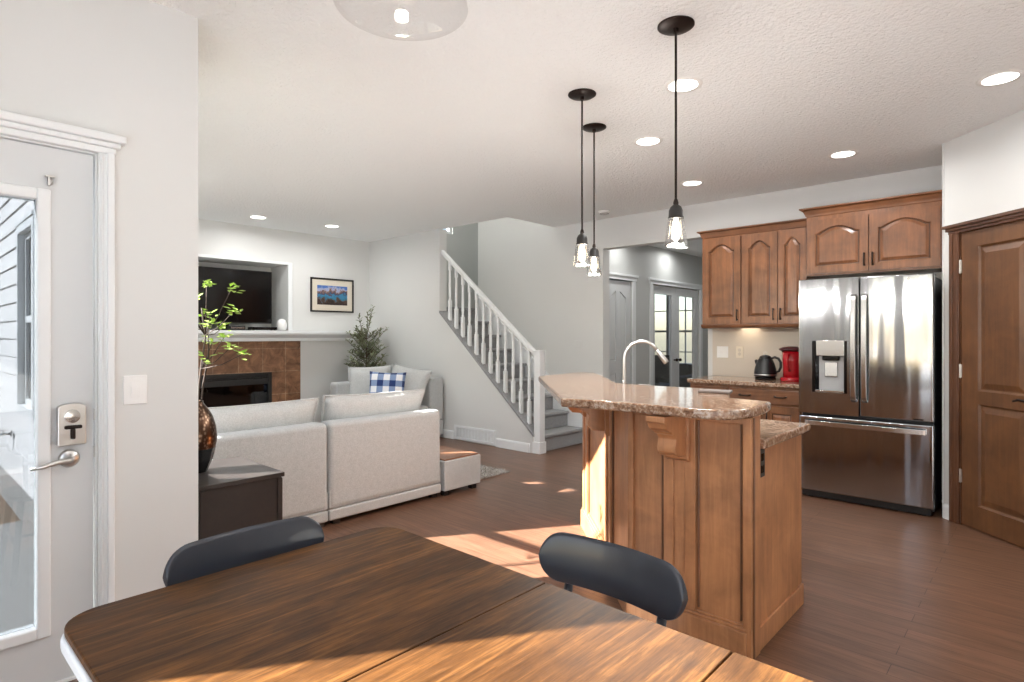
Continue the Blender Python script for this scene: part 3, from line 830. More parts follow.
def crown(b, x0, x1, yf, yb, z0, H_, out, endl=True, endr=True):
    """stepped crown with mitred returns, front at yf"""
    prof = [(0.0, 0.0), (0.006, 0.006), (0.010, H_ * 0.25), (out * 0.55, H_ * 0.72), (out * 0.75, H_ * 0.78), (out, H_ * 0.86), (out, H_)]
    lp = []
    for o_, z in prof:
        l_ = o_ if endl else 0; r_ = o_ if endr else 0
        lp.append([(x0 - l_, yb, z0 + z), (x0 - l_, yf - o_, z0 + z), (x1 + r_, yf - o_, z0 + z), (x1 + r_, yb, z0 + z)])
    rings(b, lp, True, True)

# short upper cabinets, over-fridge cabinet
t = thing('upper_cabinet', 'brown maple wall cabinet with three arched doors above the counter', 'cabinet', (-2.55, 5.60, 1.40))
W = 0.975; D_ = YK - 5.60
b = BM(); box(b, 0, 0, 0.03, W, D_ - 0.008, 0.90); link('cabinet_body', b, 'cab', t)
b = BM(); prism(b, [(0.0, 0.03), (-0.022, 0.028), (-0.022, 0.012), (-0.012, -0.004), (0.012, -0.012), (0.03, -0.012), (0.03, 0.03)], -0.006, W, lambda u, v, w: (w, u, v)); box(b, 0, 0.03, -0.012, 0.02, D_ - 0.008, 0.03); link('light_rail', b, 'cab_h', t, bevel=0.002)
b = BM(); crown(b, 0, W, 0, D_ - 0.01, 0.885, 0.072, 0.042, True, False); link('crown_molding', b, 'cab_h', t)
panel_door(t, 'door', 0.008, 0.032, 0.380, 0.84, -0.02, 'cab', 0.062, handle=(0.36, 0.115, True))
panel_door(t, 'door', 0.400, 0.032, 0.325, 0.84, -0.02, 'cab', 0.062, handle=(0.695, 0.115, True))
panel_door(t, 'door', 0.731, 0.032, 0.242, 0.84, -0.02, 'cab', 0.062, st=0.05, handle=(0.757, 0.115, True))
t = thing('over_fridge_cabinet', 'taller brown maple cabinet with two arched doors above the fridge', 'cabinet', (-1.570, 5.56, 1.84))
W = 0.975; D_ = YK - 5.56
b = BM(); box(b, 0, 0, 0, W, D_ - 0.008, 0.52); link('cabinet_body', b, 'cab', t)
b = BM(); crown(b, 0, W, 0, D_ - 0.01, 0.519, 0.076, 0.05, True, False); link('crown_molding', b, 'cab_h', t)
panel_door(t, 'door', 0.012, 0.018, 0.465, 0.465, -0.022, 'cab', 0.055, handle=(0.452, 0.11, True))
panel_door(t, 'door', 0.485, 0.018, 0.478, 0.465, -0.022, 'cab', 0.055, handle=(0.512, 0.11, True))

# base cabinet and back counter
t = thing('base_cabinet', 'brown maple base cabinet with drawers under the back counter', 'cabinet', (-2.53, 5.29, 0))
b = BM(); box(b, 0, 0, 0.09, 0.995, YK - 5.29 - 0.008, 0.868); box(b, 0.0, 0.06, 0, 0.995, 0.55, 0.09); link('cabinet_body', b, 'cab', t)
def drawer(x0, w, hs):
    b = BM(); box(b, x0, -0.02, 0.72, x0 + w, 0, 0.845); d = link('drawer', b, 'cab_h', t, bevel=0.007, seg=3)
    for hx in hs:
        hb = BM(); tube(hb, [(hx - 0.045, -0.02, 0.79), (hx - 0.048, -0.042, 0.788), (hx - 0.03, -0.05, 0.784), (hx + 0.03, -0.05, 0.784), (hx + 0.048, -0.042, 0.788), (hx + 0.045, -0.02, 0.79)], 0.0065, 8); link('pull_handle', hb, 'bronze', d, smooth=True)
drawer(0.015, 0.355, [0.19]); drawer(0.385, 0.60, [0.53, 0.835])
panel_door(t, 'door', 0.015, 0.10, 0.355, 0.605, -0.02, 'cab', 0.0, handle=(0.335, 0.61, True))
panel_door(t, 'door', 0.385, 0.10, 0.297, 0.605, -0.02, 'cab', 0.0, handle=(0.65, 0.61, True))
panel_door(t, 'door', 0.690, 0.10, 0.295, 0.605, -0.02, 'cab', 0.0, handle=(0.725, 0.61, True))
b = BM(); prism(b, [(-2.555, 5.265), (-2.545, 5.25), (-1.53, 5.25), (-1.53, YK - 0.008), (-2.555, YK - 0.008)], 0.869, 0.906)
o = link('back_countertop', b, 'granite', bevel=0.008, seg=3); tag(o, 'speckled brown countertop along the back wall beside the fridge', 'countertop')
b = BM(); box(b, -2.57, YK - 0.007, 0.907, -1.53, YK - 0.0005, 1.398)
o = struct('trim_backsplash', b, 'backsplash')
t = thing('under_cabinet_light', 'small warm light strip under the short wall cabinet', 'lamp', (-2.18, 5.80, 1.40))
b = BM(); box(b, -0.10, -0.02, 0.0, 0.10, 0.02, 0.028); link('housing', b, 'plate', t)
b = BM(); box(b, -0.09, -0.015, -0.003, 0.09, 0.015, 0.0); link('lens', b, emis('warm strip', (255, 205, 140), 3), t)
ld = bpy.data.lights.new('under_cabinet_lamp', 'AREA'); ld.energy = 0.5; ld.size = 0.18; ld.color = (1, 0.85, 0.66); lo = bpy.data.objects.new('under_cabinet_lamp', ld); COL.objects.link(lo); lo.location = (-2.18, 5.80, 1.39)
switch_plate('backsplash_switch', 'white double switch plate on the beige backsplash', (-2.462, YK - 0.0075, 1.15), 0, w=0.118, h=0.118, kind='toggle', n=2)
switch_plate('wall_outlet', 'cream power outlet on the backsplash left of the kettle', (-2.287, YK - 0.0075, 1.152), 0, w=0.074, h=0.118, kind='outlet', mat='beige_plate', cat='outlet')
switch_plate('thermostat_plate', 'pale wall plate on the white wall behind the stairs', (-4.30, YK - 0.0005, 1.21), 0, w=0.11, h=0.09, kind='none', n=0, mat='wall', cat='wall plate')

# kettle
t = thing('electric_kettle', 'matte black dome kettle on the back counter', 'kettle', (-1.945, 5.62, 0.906), 0.0)
b = BM(); lathe(b, [(0.088, 0), (0.092, 0.006), (0.092, 0.022), (0.086, 0.026)], n=32); smooth_angle(link('kettle_base', b, 'black_gloss', t))
b = BM(); lathe(b, [(0.084, 0.027), (0.098, 0.034), (0.100, 0.06), (0.094, 0.10), (0.080, 0.15), (0.062, 0.19), (0.052, 0.205)], n=32); link('kettle_body', b, 'kettle', t, smooth=True)
b = BM(); lathe(b, [(0.054, 0.205), (0.050, 0.216), (0.032, 0.228), (0.008, 0.233)], n=28); kl = link('lid', b, 'kettle', t, smooth=True)
b = BM(); tube(b, [(0.016 * math.cos(a), 0, 0.245 + 0.014 * math.sin(a)) for a in [R(-60 + 300 * k / 12) for k in range(13)]], 0.003, 8); link('lid_ring', b, 'chrome', kl, smooth=True)
b = BM(); tube(b, [(0.052, 0, 0.198), (0.085, 0, 0.212), (0.118, 0, 0.20), (0.138, 0, 0.165), (0.138, 0, 0.12), (0.122, 0, 0.085), (0.098, 0, 0.075)], [0.010, 0.012, 0.012, 0.012, 0.012, 0.011, 0.009], 12); link('handle', b, 'kettle', t, smooth=True)
b = BM(); tube(b, [(-0.06, 0, 0.15), (-0.078, 0, 0.165), (-0.090, 0, 0.182)], [0.030, 0.020, 0.011], 12); link('spout', b, 'kettle', t, smooth=True)
b = BM(); lathe(b, [(0.1005, 0.046), (0.1012, 0.05), (0.1005, 0.054)], n=32, cap=False); link('trim_band', b, 'chrome', t)
# red coffee maker
t = thing('red_coffee_maker', 'glossy red coffee maker with dark flared lid beside the fridge', 'coffee maker', (-1.70, 5.60, 0.906))
b = BM(); lathe(b, [(0.098, 0), (0.104, 0.008), (0.102, 0.028), (0.086, 0.04)], n=32); link('base', b, 'red', t, smooth=True)
b = BM(); lathe(b, [(0.080, 0.040), (0.078, 0.10), (0.082, 0.18), (0.088, 0.27)], n=32); link('body', b, 'red', t, smooth=True)
b = BM(); lathe(b, [(0.090, 0.27), (0.114, 0.283), (0.114, 0.293), (0.085, 0.306), (0.03, 0.314)], n=32); link('lid', b, plain('dark red lid', (64, 22, 24), 0.3), t, smooth=True)
b = BM(); tube(b, [(0, -0.082, 0.24), (0, -0.13, 0.235), (0, -0.14, 0.17), (0, -0.12, 0.11), (0, -0.08, 0.10)], 0.011, 10); link('handle', b, 'red', t, smooth=True)

# ------------------------------------------------------------------ refrigerator
t = thing('refrigerator', 'stainless steel french door refrigerator with water dispenser', 'refrigerator', (-1.0565, 5.143, 0))
hw = 0.4545
b = BM(); box(b, -hw + 0.006, 0.075, 0.03, hw - 0.006, 0.735, 1.755); link('cabinet_body', b, 'fridge_side', t, bevel=0.008)
b = BM(); box(b, -hw + 0.02, 0.02, 0.012, hw - 0.02, 0.08, 0.062); link('kick_plate', b, 'black', t)
for sx in (-1, 1):
    b = BM(); lathe(b, [(0.022, 0), (0.022, 0.03)], (sx * 0.38, 0.06, 0), 16); link('foot', b, 'black', t)
    b = BM(); box(b, sx * 0.40 - 0.05, 0.03, 1.755, sx * 0.40 + 0.05, 0.16, 1.778); link('hinge_cover', b, 'fridge_side', t, bevel=0.006)
def steel_door(x0, x1, z0, z1, name, hole=None):
    b = BM()
    if hole: holed(b, 'X', x0, x1, 0.0, 0.068, z0, z1, [hole])
    else: box(b, x0, 0.0, z0, x1, 0.068, z1)
    bmesh.ops.remove_doubles(b, verts=b.verts, dist=0.00005)
    # drop the internal faces left by the slab pieces
    dead = [f for f in b.faces if all(len(e.link_faces) > 2 for e in f.edges)]
    bmesh.ops.delete(b, geom=dead, context='FACES')
    return link(name, b, 'steel', t, bevel=0.0 if hole else 0.010, seg=3)
DH = (-0.355, -0.102, 0.862, 1.276)
dl = steel_door(-hw, -0.0225, 0.690, 1.772, 'left_door', DH)
dr = steel_door(-0.0165, hw, 0.690, 1.772, 'right_door')
fz = steel_door(-hw, hw, 0.062, 0.668, 'freezer_drawer')
# dispenser in the left door
b = BM(); box(b, DH[0], 0.062, DH[2], DH[1], 0.067, DH[3])
box(b, DH[0], 0.003, DH[2], DH[0] + 0.022, 0.062, DH[3] - 0.0); box(b, DH[1] - 0.022, 0.003, DH[2], DH[1], 0.062, DH[3]); link('dispenser_recess', b, 'black_gloss', dl)
b = BM(); box(b, DH[0] + 0.03, -0.004, 1.155, DH[1] - 0.018, 0.06, DH[3] + 0.004); link('dispenser_panel', b, 'steel_h', dl, bevel=0.004)
b = BM(); box(b, DH[0] + 0.04, 0.050, DH[2] + 0.02, DH[1] - 0.035, 0.061, 1.150); link('dispenser_back', b, plain('light grey plastic', (176, 178, 180), 0.3), dl)
b = BM(); prism(b, [(0.05, 0.98), (0.028, 0.99), (0.036, 1.105), (0.05, 1.10)], DH[0] + 0.085, DH[1] - 0.075, lambda u, v, w: (w, u, v)); link('dispenser_paddle', b, 'steel_h', dl, bevel=0.004)
b = BM(); box(b, DH[0] + 0.07, 0.015, 1.12, DH[1] - 0.06, 0.055, 1.155); link('dispenser_spout', b, 'black_gloss', dl, bevel=0.006)
b = BM(); box(b, DH[0] + 0.022, 0.004, DH[2], DH[1] - 0.022, 0.062, DH[2] + 0.02); link('drip_tray', b, 'steel_h', dl, bevel=0.003)
def bar_handle(pts, par, name='door_handle', w=0.011, dp=0.008):
    b = BM(); lp = []
    tube(b, pts, w, 12); link(name, b, 'steel_h', par, smooth=True)
for sx, par in ((-0.052, dl), (0.022, dr)):
    b = BM()
    zs_ = [0.80, 0.82, 0.86, 1.0, 1.2, 1.4, 1.58, 1.62, 1.64]; off = [0.0, 0.034, 0.044, 0.054, 0.058, 0.054, 0.044, 0.034, 0.0]
    lp = [[(sx - 0.019, -o_ - 0.006, z), (sx + 0.019, -o_ - 0.006, z), (sx + 0.019, -o_ + 0.012, z), (sx - 0.019, -o_ + 0.012, z)] for z, o_ in zip(zs_, off)]
    rings(b, lp); o = link('door_handle', b, 'steel_h', par, bevel=0.005)
b = BM()
xs_ = [-0.405, -0.398, -0.37, -0.2, 0.0, 0.2, 0.37, 0.405, 0.412]; off = [0.0, 0.034, 0.044, 0.054, 0.056, 0.054, 0.044, 0.034, 0.0]
lp = [[(x, -o_ - 0.006, 0.600), (x, -o_ - 0.006, 0.636), (x, -o_ + 0.012, 0.636), (x, -o_ + 0.012, 0.600)] for x, o_ in zip(xs_, off)]
rings(b, lp); link('drawer_handle', b, 'steel_h', fz, bevel=0.006)
b = BM(); box(b, 0.392 - 0.062, -0.0012, 0.700, 0.392, 0.001, 0.710); link('badge', b, 'black_gloss', dr)
b = BM(); rings(b, [[(0.300 + 0.010 * math.cos(a), -0.0006, 1.738 + 0.010 * math.sin(a)) for a in [2 * PI * k / 20 for k in range(20)]], [(0.300 + 0.010 * math.cos(a), 0.001, 1.738 + 0.010 * math.sin(a)) for a in [2 * PI * k / 20 for k in range(20)]]]); link('round_emblem', b, 'plate', dr)
def text(body, loc, size, mat, parent, rot=(PI / 2, 0, 0), name='lettering'):
    c = bpy.data.curves.new(name, 'FONT'); c.body = body; c.size = size; c.extrude = 0.0004
    tmp = bpy.data.objects.new(name, c); COL.objects.link(tmp)
    bpy.context.view_layer.update()
    me = bpy.data.meshes.new_from_object(tmp.evaluated_get(bpy.context.evaluated_depsgraph_get())); bpy.data.objects.remove(tmp)
    o = bpy.data.objects.new(name, me); me.materials.append(M[mat]); COL.objects.link(o); o.parent = parent; o.location = loc; o.rotation_euler = rot
    return o
text('LG', (0.316, -0.0007, 1.7305), 0.021, 'plate', dr)

# ------------------------------------------------------------------ pantry door, casing
t = BM()
S0, S1 = 0.152, 0.778
def dface(b, s0, s1, z0, z1, o0, o1): prism(b, [(s0, z0), (s1, z0), (s1, z1), (s0, z1)], o0, o1, lambda u, v, w: dg(u, w, v))
zt = 2.03
dface(t, S0, S0 + 0.135, 0.008, zt, -0.035, 0.0); dface(t, S1 - 0.135, S1, 0.008, zt, -0.035, 0.0)
for z0, z1 in ((0.008, 0.165), (0.855, 0.945), (1.925, zt)): dface(t, S0 + 0.135, S1 - 0.135, z0, z1, -0.035, 0.0)
for z0, z1 in ((0.165, 0.855), (0.945, 1.925)):
    def ins(i): return [(S0 + 0.135 + i, z0 + i), (S1 - 0.135 - i, z0 + i), (S1 - 0.135 - i, z1 - i), (S0 + 0.135 + i, z1 - i)]
    rings(t, [[dg(u, w, v) for u, v in ins(i)] for i, w in ((0, -0.002), (0.012, -0.014), (0.02, -0.014), (0.055, -0.004), (0.056, -0.004))], False, True)
pdoor = struct('door_2', t, 'pantry')
for z in (0.342, 1.072, 1.80):
    b = BM(); dface(b, S0 - 0.016, S0 + 0.004, z - 0.045, z + 0.045, 0.0, 0.004)
    q = dg(S0 - 0.006, 0.006, z); lathe(b, [(0.006, -0.047), (0.006, 0.047)], q, 10)
    link('hinge', b, 'chrome', pdoor)
b = BM()
q = Vector(dg(S1 - 0.065, 0, 0.915)); nrm = Vector((-u_, -u_, 0)); tan = Vector((u_, -u_, 0))
rings(b, [[tuple(q + nrm * o_ + tan * (r * math.cos(a)) + Vector((0, 0, r * math.sin(a)))) for a in [2 * PI * k / 24 for k in range(24)]] for o_, r in ((0, 0.03), (0.008, 0.028), (0.012, 0.012), (0.045, 0.011))])
tube(b, [tuple(q + nrm * 0.04), tuple(q + nrm * 0.048 - tan * 0.03 + Vector((0, 0, 0.004))), tuple(q + nrm * 0.048 - tan * 0.08 + Vector((0, 0, 0.008))), tuple(q + nrm * 0.046 - tan * 0.115 + Vector((0, 0, -0.004)))], [0.010, 0.009, 0.008, 0.006], 12)
link('lever_handle', b, 'bronze', pdoor, smooth=True)
b = BM()
for s0, s1 in ((0.058, 0.142), (0.790, 0.874)):
    dface(b, s0, s1, 0, 2.045, 0.0, 0.016); dface(b, s0 + 0.012, s0 + 0.034, 0, 2.045, 0.016, 0.022); dface(b, s1 - 0.03, s1 - 0.01, 0, 2.045, 0.016, 0.020)
for z0, z1, dx, e in ((2.036, 2.056, 0.022, 0.0), (2.056, 2.076, 0.034, 0.012), (2.076, 2.098, 0.048, 0.024)): dface(b, 0.058 - e, 0.874 + e, z0, z1, 0.0, dx)
struct('trim_6', b, 'pantry_d', bevel=0.004)
b = BM(); dface(b, 0.142, 0.149, 0, 2.036, -0.11, 0.0); dface(b, 0.781, 0.790, 0, 2.036, -0.11, 0.0); dface(b, 0.142, 0.790, 2.032, 2.04, -0.11, 0); struct('trim_7', b, 'pantry_d')

# ------------------------------------------------------------------ kitchen island (raised bar with a 45 degree return)
t = thing('kitchen_island', 'maple kitchen island with paneled bar front and carved corbels', 'island', (-0.88, 2.40, 0))
L = lambda x, y: (x + 0.88, y - 2.40)
A, B_, C_ = (-0.88, 2.40), (-1.44, 2.40), (-2.37, 3.33)
n2 = (-u_, -u_)              # outward normal of the diagonal face
d2 = (-u_, u_)               # along the diagonal
def off_poly(o, zb, zt, b, x_end=0.0, d_end=0.0, thick=0.085):
    k = o * math.tan(R(22.5))
    p = [(A[0] + x_end, A[1] - o), (B_[0] - k, B_[1] - o), (C_[0] + n2[0] * o + d2[0] * d_end, C_[1] + n2[1] * o + d2[1] * d_end)]
    kk = thick * math.tan(R(22.5))
    q = [(C_[0] - n2[0] * thick + d2[0] * d_end, C_[1] - n2[1] * thick + d2[1] * d_end), (B_[0] + kk, B_[1] + thick), (A[0] + x_end, A[1] + thick)]
    prism(b, [L(*v) for v in p + q], zb, zt)
b = BM(); off_poly(0.0, 0.0, 0.989, b); link('bar_wall', b, 'island', t)
b = BM()
prism(b, [L(-0.90, 2.487), L(-0.90, 3.06), L(-1.13, 3.06), L(-1.86, 3.79), L(-2.305, 3.395), L(-1.40, 2.487)], 0.10, 0.846)
prism(b, [L(-0.93, 2.487), L(-0.93, 3.0), L(-1.12, 3.0), L(-1.86, 3.73), L(-2.26, 3.39), L(-1.40, 2.487)], 0.0, 0.10)
prism(b, [L(-0.895, 2.486), L(-0.895, 3.085), L(-0.915, 3.085), L(-0.915, 2.486)], 0.0, 0.846)
link('sink_cabinet', b, 'island', t)
# frame members of the front (protruding) : along X then along the diagonal
def mem_x(b, x0, x1, z0, z1, o=0.018): box(b, *L(x0, 2.40 - o), z0, *L(x1, 2.40), z1)
def mem_d(b, s0, s1, z0, z1, o=0.018, mat=None):
    pts = []
    for s, oo in ((s0, 0), (s1, 0), (s1, o), (s0, o)):
        pts.append(L(B_[0] + d2[0] * s + n2[0] * oo, B_[1] + d2[1] * s + n2[1] * oo))
    prism(b, pts, z0, z1)
Ld = 1.315
b = BM()
mem_x(b, -0.915, -0.88, 0.0, 0.985); mem_x(b, -1.19 - 0.078, -1.19 - 0.030, 0.13, 0.985); mem_x(b, -1.19 + 0.022, -1.19 + 0.072, 0.13, 0.985); mem_x(b, -1.19 - 0.030, -1.19 + 0.022, 0.13, 0.985, 0.011)
mem_x(b, -1.447, -1.425, 0.13, 0.985, 0.018)
mem_x(b, -1.425, -0.915, 0.955, 0.985, 0.012)
mem_d(b, 0.0, 0.085, 0.13, 0.985); mem_d(b, 0.40, 0.445, 0.13, 0.985); mem_d(b, 0.495, 0.545, 0.13, 0.985); mem_d(b, 0.445, 0.495, 0.13, 0.985, 0.011)
mem_d(b, 1.13, 1.175, 0.13, 0.985); mem_d(b, 1.26, Ld, 0.13, 0.985); mem_d(b, 1.175, 1.26, 0.13, 0.985, 0.011)
mem_d(b, 0.0, Ld, 0.955, 0.985, 0.012)
link('pilaster', b, 'island', t, bevel=0.003)
b = BM()      # dark moulding beads beside the pilasters
b.free()
for x in (-1.278, -1.108, -0.925): b = BM(); mem_x(b, x - 0.004, x + 0.004, 0.15, 0.955, 0.010); link('panel_bead', b, 'island_dark', t, bevel=0.003)
for s in (0.095, 0.390, 0.555, 1.12): b = BM(); mem_d(b, s - 0.004, s + 0.004, 0.15, 0.955, 0.010); link('panel_bead', b, 'island_dark', t, bevel=0.003)
b = BM(); box(b, 0.0, 0.0, 0.0, 0.006, 0.014, 0.985); link('corner_bead', b, 'island_dark', t, bevel=0.002)
b = BM()
def base_run(b, o, z0, z1): off_poly(o, z0, z1, b, 0.0, 0.0, thick=0.0005)
off_poly(0.030, 0.0, 0.115, b, -0.018, 0.0, thick=-0.0005); off_poly(0.022, 0.115, 0.128, b, -0.018, 0.0, thick=-0.0005); off_poly(0.012, 0.128, 0.138, b, -0.018, 0.0, thick=-0.0005)
box(b, -0.016, 0.085, 0.0, -0.004, 0.685, 0.10)
link('baseboard', b, 'island', t, bevel=0.003)
def corbel(cx, cy, ang):
    """S-shaped bracket, profile in (out, z)"""
    pr = [(0, 0.985), (0.215, 0.985), (0.215, 0.955), (0.205, 0.95), (0.195, 0.925), (0.165, 0.905), (0.150, 0.902), (0.150, 0.893), (0.125, 0.885), (0.112, 0.865), (0.116, 0.84), (0.122, 0.82), (0.116, 0.795), (0.10, 0.785), (0.10, 0.775), (0.045, 0.770), (0, 0.768)]
    pr = [(q[0], 0.985 - (0.985 - q[1]) * 0.86) for q in pr]
    ca, sa = math.cos(ang), math.sin(ang)
    b = BM()
    def fn(u, v, w):
        x, y = w * ca + (u + 0.012) * sa, w * sa - (u + 0.012) * ca
        p = L(cx, cy); return (p[0] + x, p[1] + y, v)
    prism(b, pr, -0.043, 0.043, fn)
    prism(b, [(0, 0.985), (0.03, 0.985), (0.03, 0.785), (0.015, 0.775), (0, 0.775)], -0.056, 0.056, fn)
    link('corbel', b, 'island', t, bevel=0.005, seg=2)
corbel(-1.195, 2.40, 0.0)
for s in (0.47, 1.215): corbel(B_[0] + d2[0] * s, B_[1] + d2[1] * s, -PI / 4)
b = BM(); box(b, -0.0155, 0.10, 0.72, -0.009, 0.165, 0.84); ol = link('island_outlet', b, 'black', t, bevel=0.002)
for z in (0.74, 0.79): b = BM(); box(b, -0.009, 0.118, z, -0.0075, 0.148, z + 0.03); link('socket', b, 'black_gloss', ol)

b = BM()
bar_pts = [(-1.65, 2.13), (-1.52, 2.165), (-1.38, 2.18), (-1.2, 2.187), (-1.03, 2.188), (-0.965, 2.197), (-0.915, 2.225), (-0.882, 2.275), (-0.866, 2.34), (-0.868, 2.50), (-0.89, 2.645), (-0.915, 2.66), (-1.09, 2.69), (-1.235, 3.05), (-1.30, 3.075), (-1.86, 3.03), (-1.95, 3.07), (-2.33, 3.50), (-2.58, 3.76), (-2.63, 3.785), (-2.70, 3.77), (-2.725, 3.70), (-2.68, 3.23), (-2.665, 3.18)]
prism(b, bar_pts, 0.990, 1.030)
tag(link('bar_countertop', b, 'granite', bevel=0.010, seg=3), 'raised speckled bar countertop with an angled breakfast ledge', 'countertop')
b = BM()
prism(b, [(-0.862, 2.488), (-0.862, 3.12), (-1.15, 3.12), (-1.88, 3.85), (-2.31, 3.405), (-1.402, 2.488)], 0.847, 0.885)
tag(link('sink_countertop', b, 'granite', bevel=0.008, seg=3), 'lower speckled countertop behind the raised bar of the island', 'countertop')
# faucet
t = thing('kitchen_faucet', 'tall gooseneck pull-down faucet in brushed nickel behind the bar', 'faucet', (-2.146, 3.48, 0.8855), R(38))
b = BM(); lathe(b, [(0.028, 0), (0.028, 0.006), (0.018, 0.012)], n=20); link('base_ring', b, 'chrome', t, smooth=True)
pts = [(0, 0, 0.008), (0, 0, 0.12), (0, 0, 0.27)] 
rad = [0.0155, 0.0145, 0.0125]
for k in range(1, 12):
    a = PI - PI * k / 12 * 0.90
    pts.append((0.118 + 0.118 * math.cos(a), 0, 0.27 + 0.118 * math.sin(a) * 1.05)); rad.append(0.012)
b = BM(); tube(b, pts, rad, 16); link('faucet_neck', b, 'chrome', t, smooth=True)
e = Vector(pts[-1]); dv = (Vector(pts[-1]) - Vector(pts[-2])).normalized()
b = BM(); tube(b, [tuple(e), tuple(e + dv * 0.02), tuple(e + dv * 0.04), tuple(e + dv * 0.10), tuple(e + dv * 0.11)], [0.013, 0.014, 0.018, 0.021, 0.019], 16); link('spray_head', b, 'chrome', t, smooth=True)
b = BM(); tube(b, [(0, -0.014, 0.06), (0, -0.032, 0.062)], 0.012, 12); tube(b, [(0, -0.03, 0.062), (-0.01, -0.05, 0.09), (-0.015, -0.06, 0.13)], [0.008, 0.006, 0.005], 10); link('lever_handle', b, 'chrome', t, smooth=True)
t = thing('soap_dispenser', 'slim nickel soap dispenser beside the kitchen faucet', 'soap dispenser', (-1.93, 3.42, 0.8855), R(-150))
b = BM(); lathe(b, [(0.018, 0), (0.018, 0.005), (0.010, 0.008), (0.010, 0.03), (0.007, 0.034), (0.007, 0.10), (0.010, 0.102), (0.010, 0.115)], n=16); link('pump_body', b, 'chrome', t)
b = BM(); tube(b, [(0, 0, 0.108), (0.05, 0, 0.112), (0.07, 0, 0.10)], [0.006, 0.005, 0.004], 10); link('spout', b, 'chrome', t, smooth=True)
b = BM()
prism(b, [(-0.085, -0.03), (0.07, -0.05), (0.085, 0.035), (-0.05, 0.045)], 0, 0.014)
o = link('folded_dishcloth', b, plain('grey cloth', (120, 112, 108), 0.9), bevel=0.005, seg=3); o.location = (-1.235, 2.86, 1.0305); o.rotation_euler = (0, 0, R(25))
tag(o, 'small folded grey dishcloth lying at the inner edge of the raised bar', 'dishcloth')

# ------------------------------------------------------------------ hall doors
def colonial_door(parentname, y0, y1, z1, X):
    b = BM()
    w = y1 - y0; st = 0.105; mid = 0.09
    box(b, X - 0.04, y0, 0.01, X - 0.028, y1, z1)
    box(b, X - 0.028, y0, 0.01, X, y0 + st, z1); box(b, X - 0.028, y1 - st, 0.01, X, y1, z1); c = (y0 + y1) / 2
    box(b, X - 0.028, c - mid / 2, 0.01, X, c + mid / 2, z1)
    for a, e in ((y0 + st, c - mid / 2), (c + mid / 2, y1 - st)):
        box(b, X - 0.028, a, 0.01, X, e, 0.22); box(b, X - 0.028, a, 0.83, X, e, 0.99); box(b, X - 0.028, a, z1 - 0.13, X, e, z1)
    for a, e, low in ((y0 + st, c - mid / 2, 1), (c + mid / 2, y1 - st, 0)):
        prism(b, [(a, z1 - 0.13), (e, z1 - 0.13), ((a if low else e), z1 - 0.22)], X - 0.028, X, lambda u, v, q: (q, u, v))
        for z0_, z1_ in ((0.22, 0.83), (0.99, z1 - 0.13)):
            top = (z1_ - 0.0, z1_ - 0.0) if z1_ < 0.9 else ((z1_ - 0.09, z1_) if low else (z1_, z1_ - 0.09))
            def ins(i): return [(a + i, z0_ + i), (e - i, z0_ + i), (e - i, top[1] - i), (a + i, top[0] - i)]
            rings(b, [[(X - q, u, v) for u, v in ins(i)] for i, q in ((0.002, 0.014), (0.012, 0.016), (0.035, 0.006), (0.036, 0.006))], False, True)
    return struct(parentname, b, 'door_white')
d3 = colonial_door('door_3', 6.235, 6.855, 2.035, -4.135)
b = BM(); 
for y0, y1, z0, z1, dx in ((6.14, 6.22, 0, 2.05, 0.016), (6.87, 6.95, 0, 2.05, 0.016), (6.12, 6.97, 2.05, 2.12, 0.02), (6.10, 6.99, 2.10, 2.13, 0.035), (7.34, 7.42, 0, 2.05, 0.016), (8.94, 9.02, 0, 2.05, 0.016), (7.32, 9.04, 2.05, 2.12, 0.02), (7.30, 9.06, 2.10, 2.13, 0.035)):
    box(b, -4.12, y0, z0, -4.12 + dx, y1, z1)
struct('trim_8', b, 'white')
b = BM(); prism(b, bb_prof(), 6.95, 7.34, lambda u, v, w: (-4.12 + u, w, v)); struct('baseboard_hall', b, 'white')
for k, (y0, y1) in enumerate(((7.43, 8.178), (8.184, 8.93))):
    b = BM(); holed(b, 'Y', y0, y1, -4.19, -4.15, 0.01, 2.04, [(y0 + 0.115, y1 - 0.115, 0.25, 1.92)])
    d = struct('door_%d' % (4 + k), b, 'door_white')
    b = BM(); box(b, -4.174, y0 + 0.115, 0.25, -4.168, y1 - 0.115, 1.92); link('door_pane', b, 'glass', d)
    yk = y1 - 0.05 if k == 0 else y0 + 0.05
    b = BM(); tube(b, [(-4.15, yk, 0.95), (-4.12, yk, 0.95), (-4.105, yk, 0.95), (-4.085, yk, 0.95)], [0.012, 0.012, 0.026, 0.018], 14); link('door_knob', b, 'bronze', d, smooth=True)
# den furniture behind the french doors
t = thing('den_sofa', 'dark sofa in the den behind the french doors', 'sofa', (-5.6, 9.9, 0))
b = BM(); box(b, -0.75, -0.35, 0.12, 0.75, 0.35, 0.42); link('seat', b, 'fridge_side', t, bevel=0.04, seg=3)
b = BM(); box(b, -0.75, 0.18, 0.42, 0.75, 0.42, 0.80); link('backrest', b, 'fridge_side', t, bevel=0.05, seg=3)
for sx in (-0.86, 0.74):
    b = BM(); box(b, sx, -0.35, 0.12, sx + 0.12, 0.42, 0.60); link('armrest', b, 'fridge_side', t, bevel=0.04, seg=3)
for sx in (-0.7, 0.66):
    for sy in (-0.3, 0.32): b = BM(); box(b, sx, sy, 0, sx + 0.04, sy + 0.04, 0.12); link('leg', b, 'black', t)
t = thing('den_chair', 'dark desk chair near the french doors in the den', 'chair', (-4.85, 8.95, 0), 0.6)
b = BM(); box(b, -0.24, -0.24, 0.43, 0.24, 0.24, 0.49); link('seat', b, 'fridge_side', t, bevel=0.02)
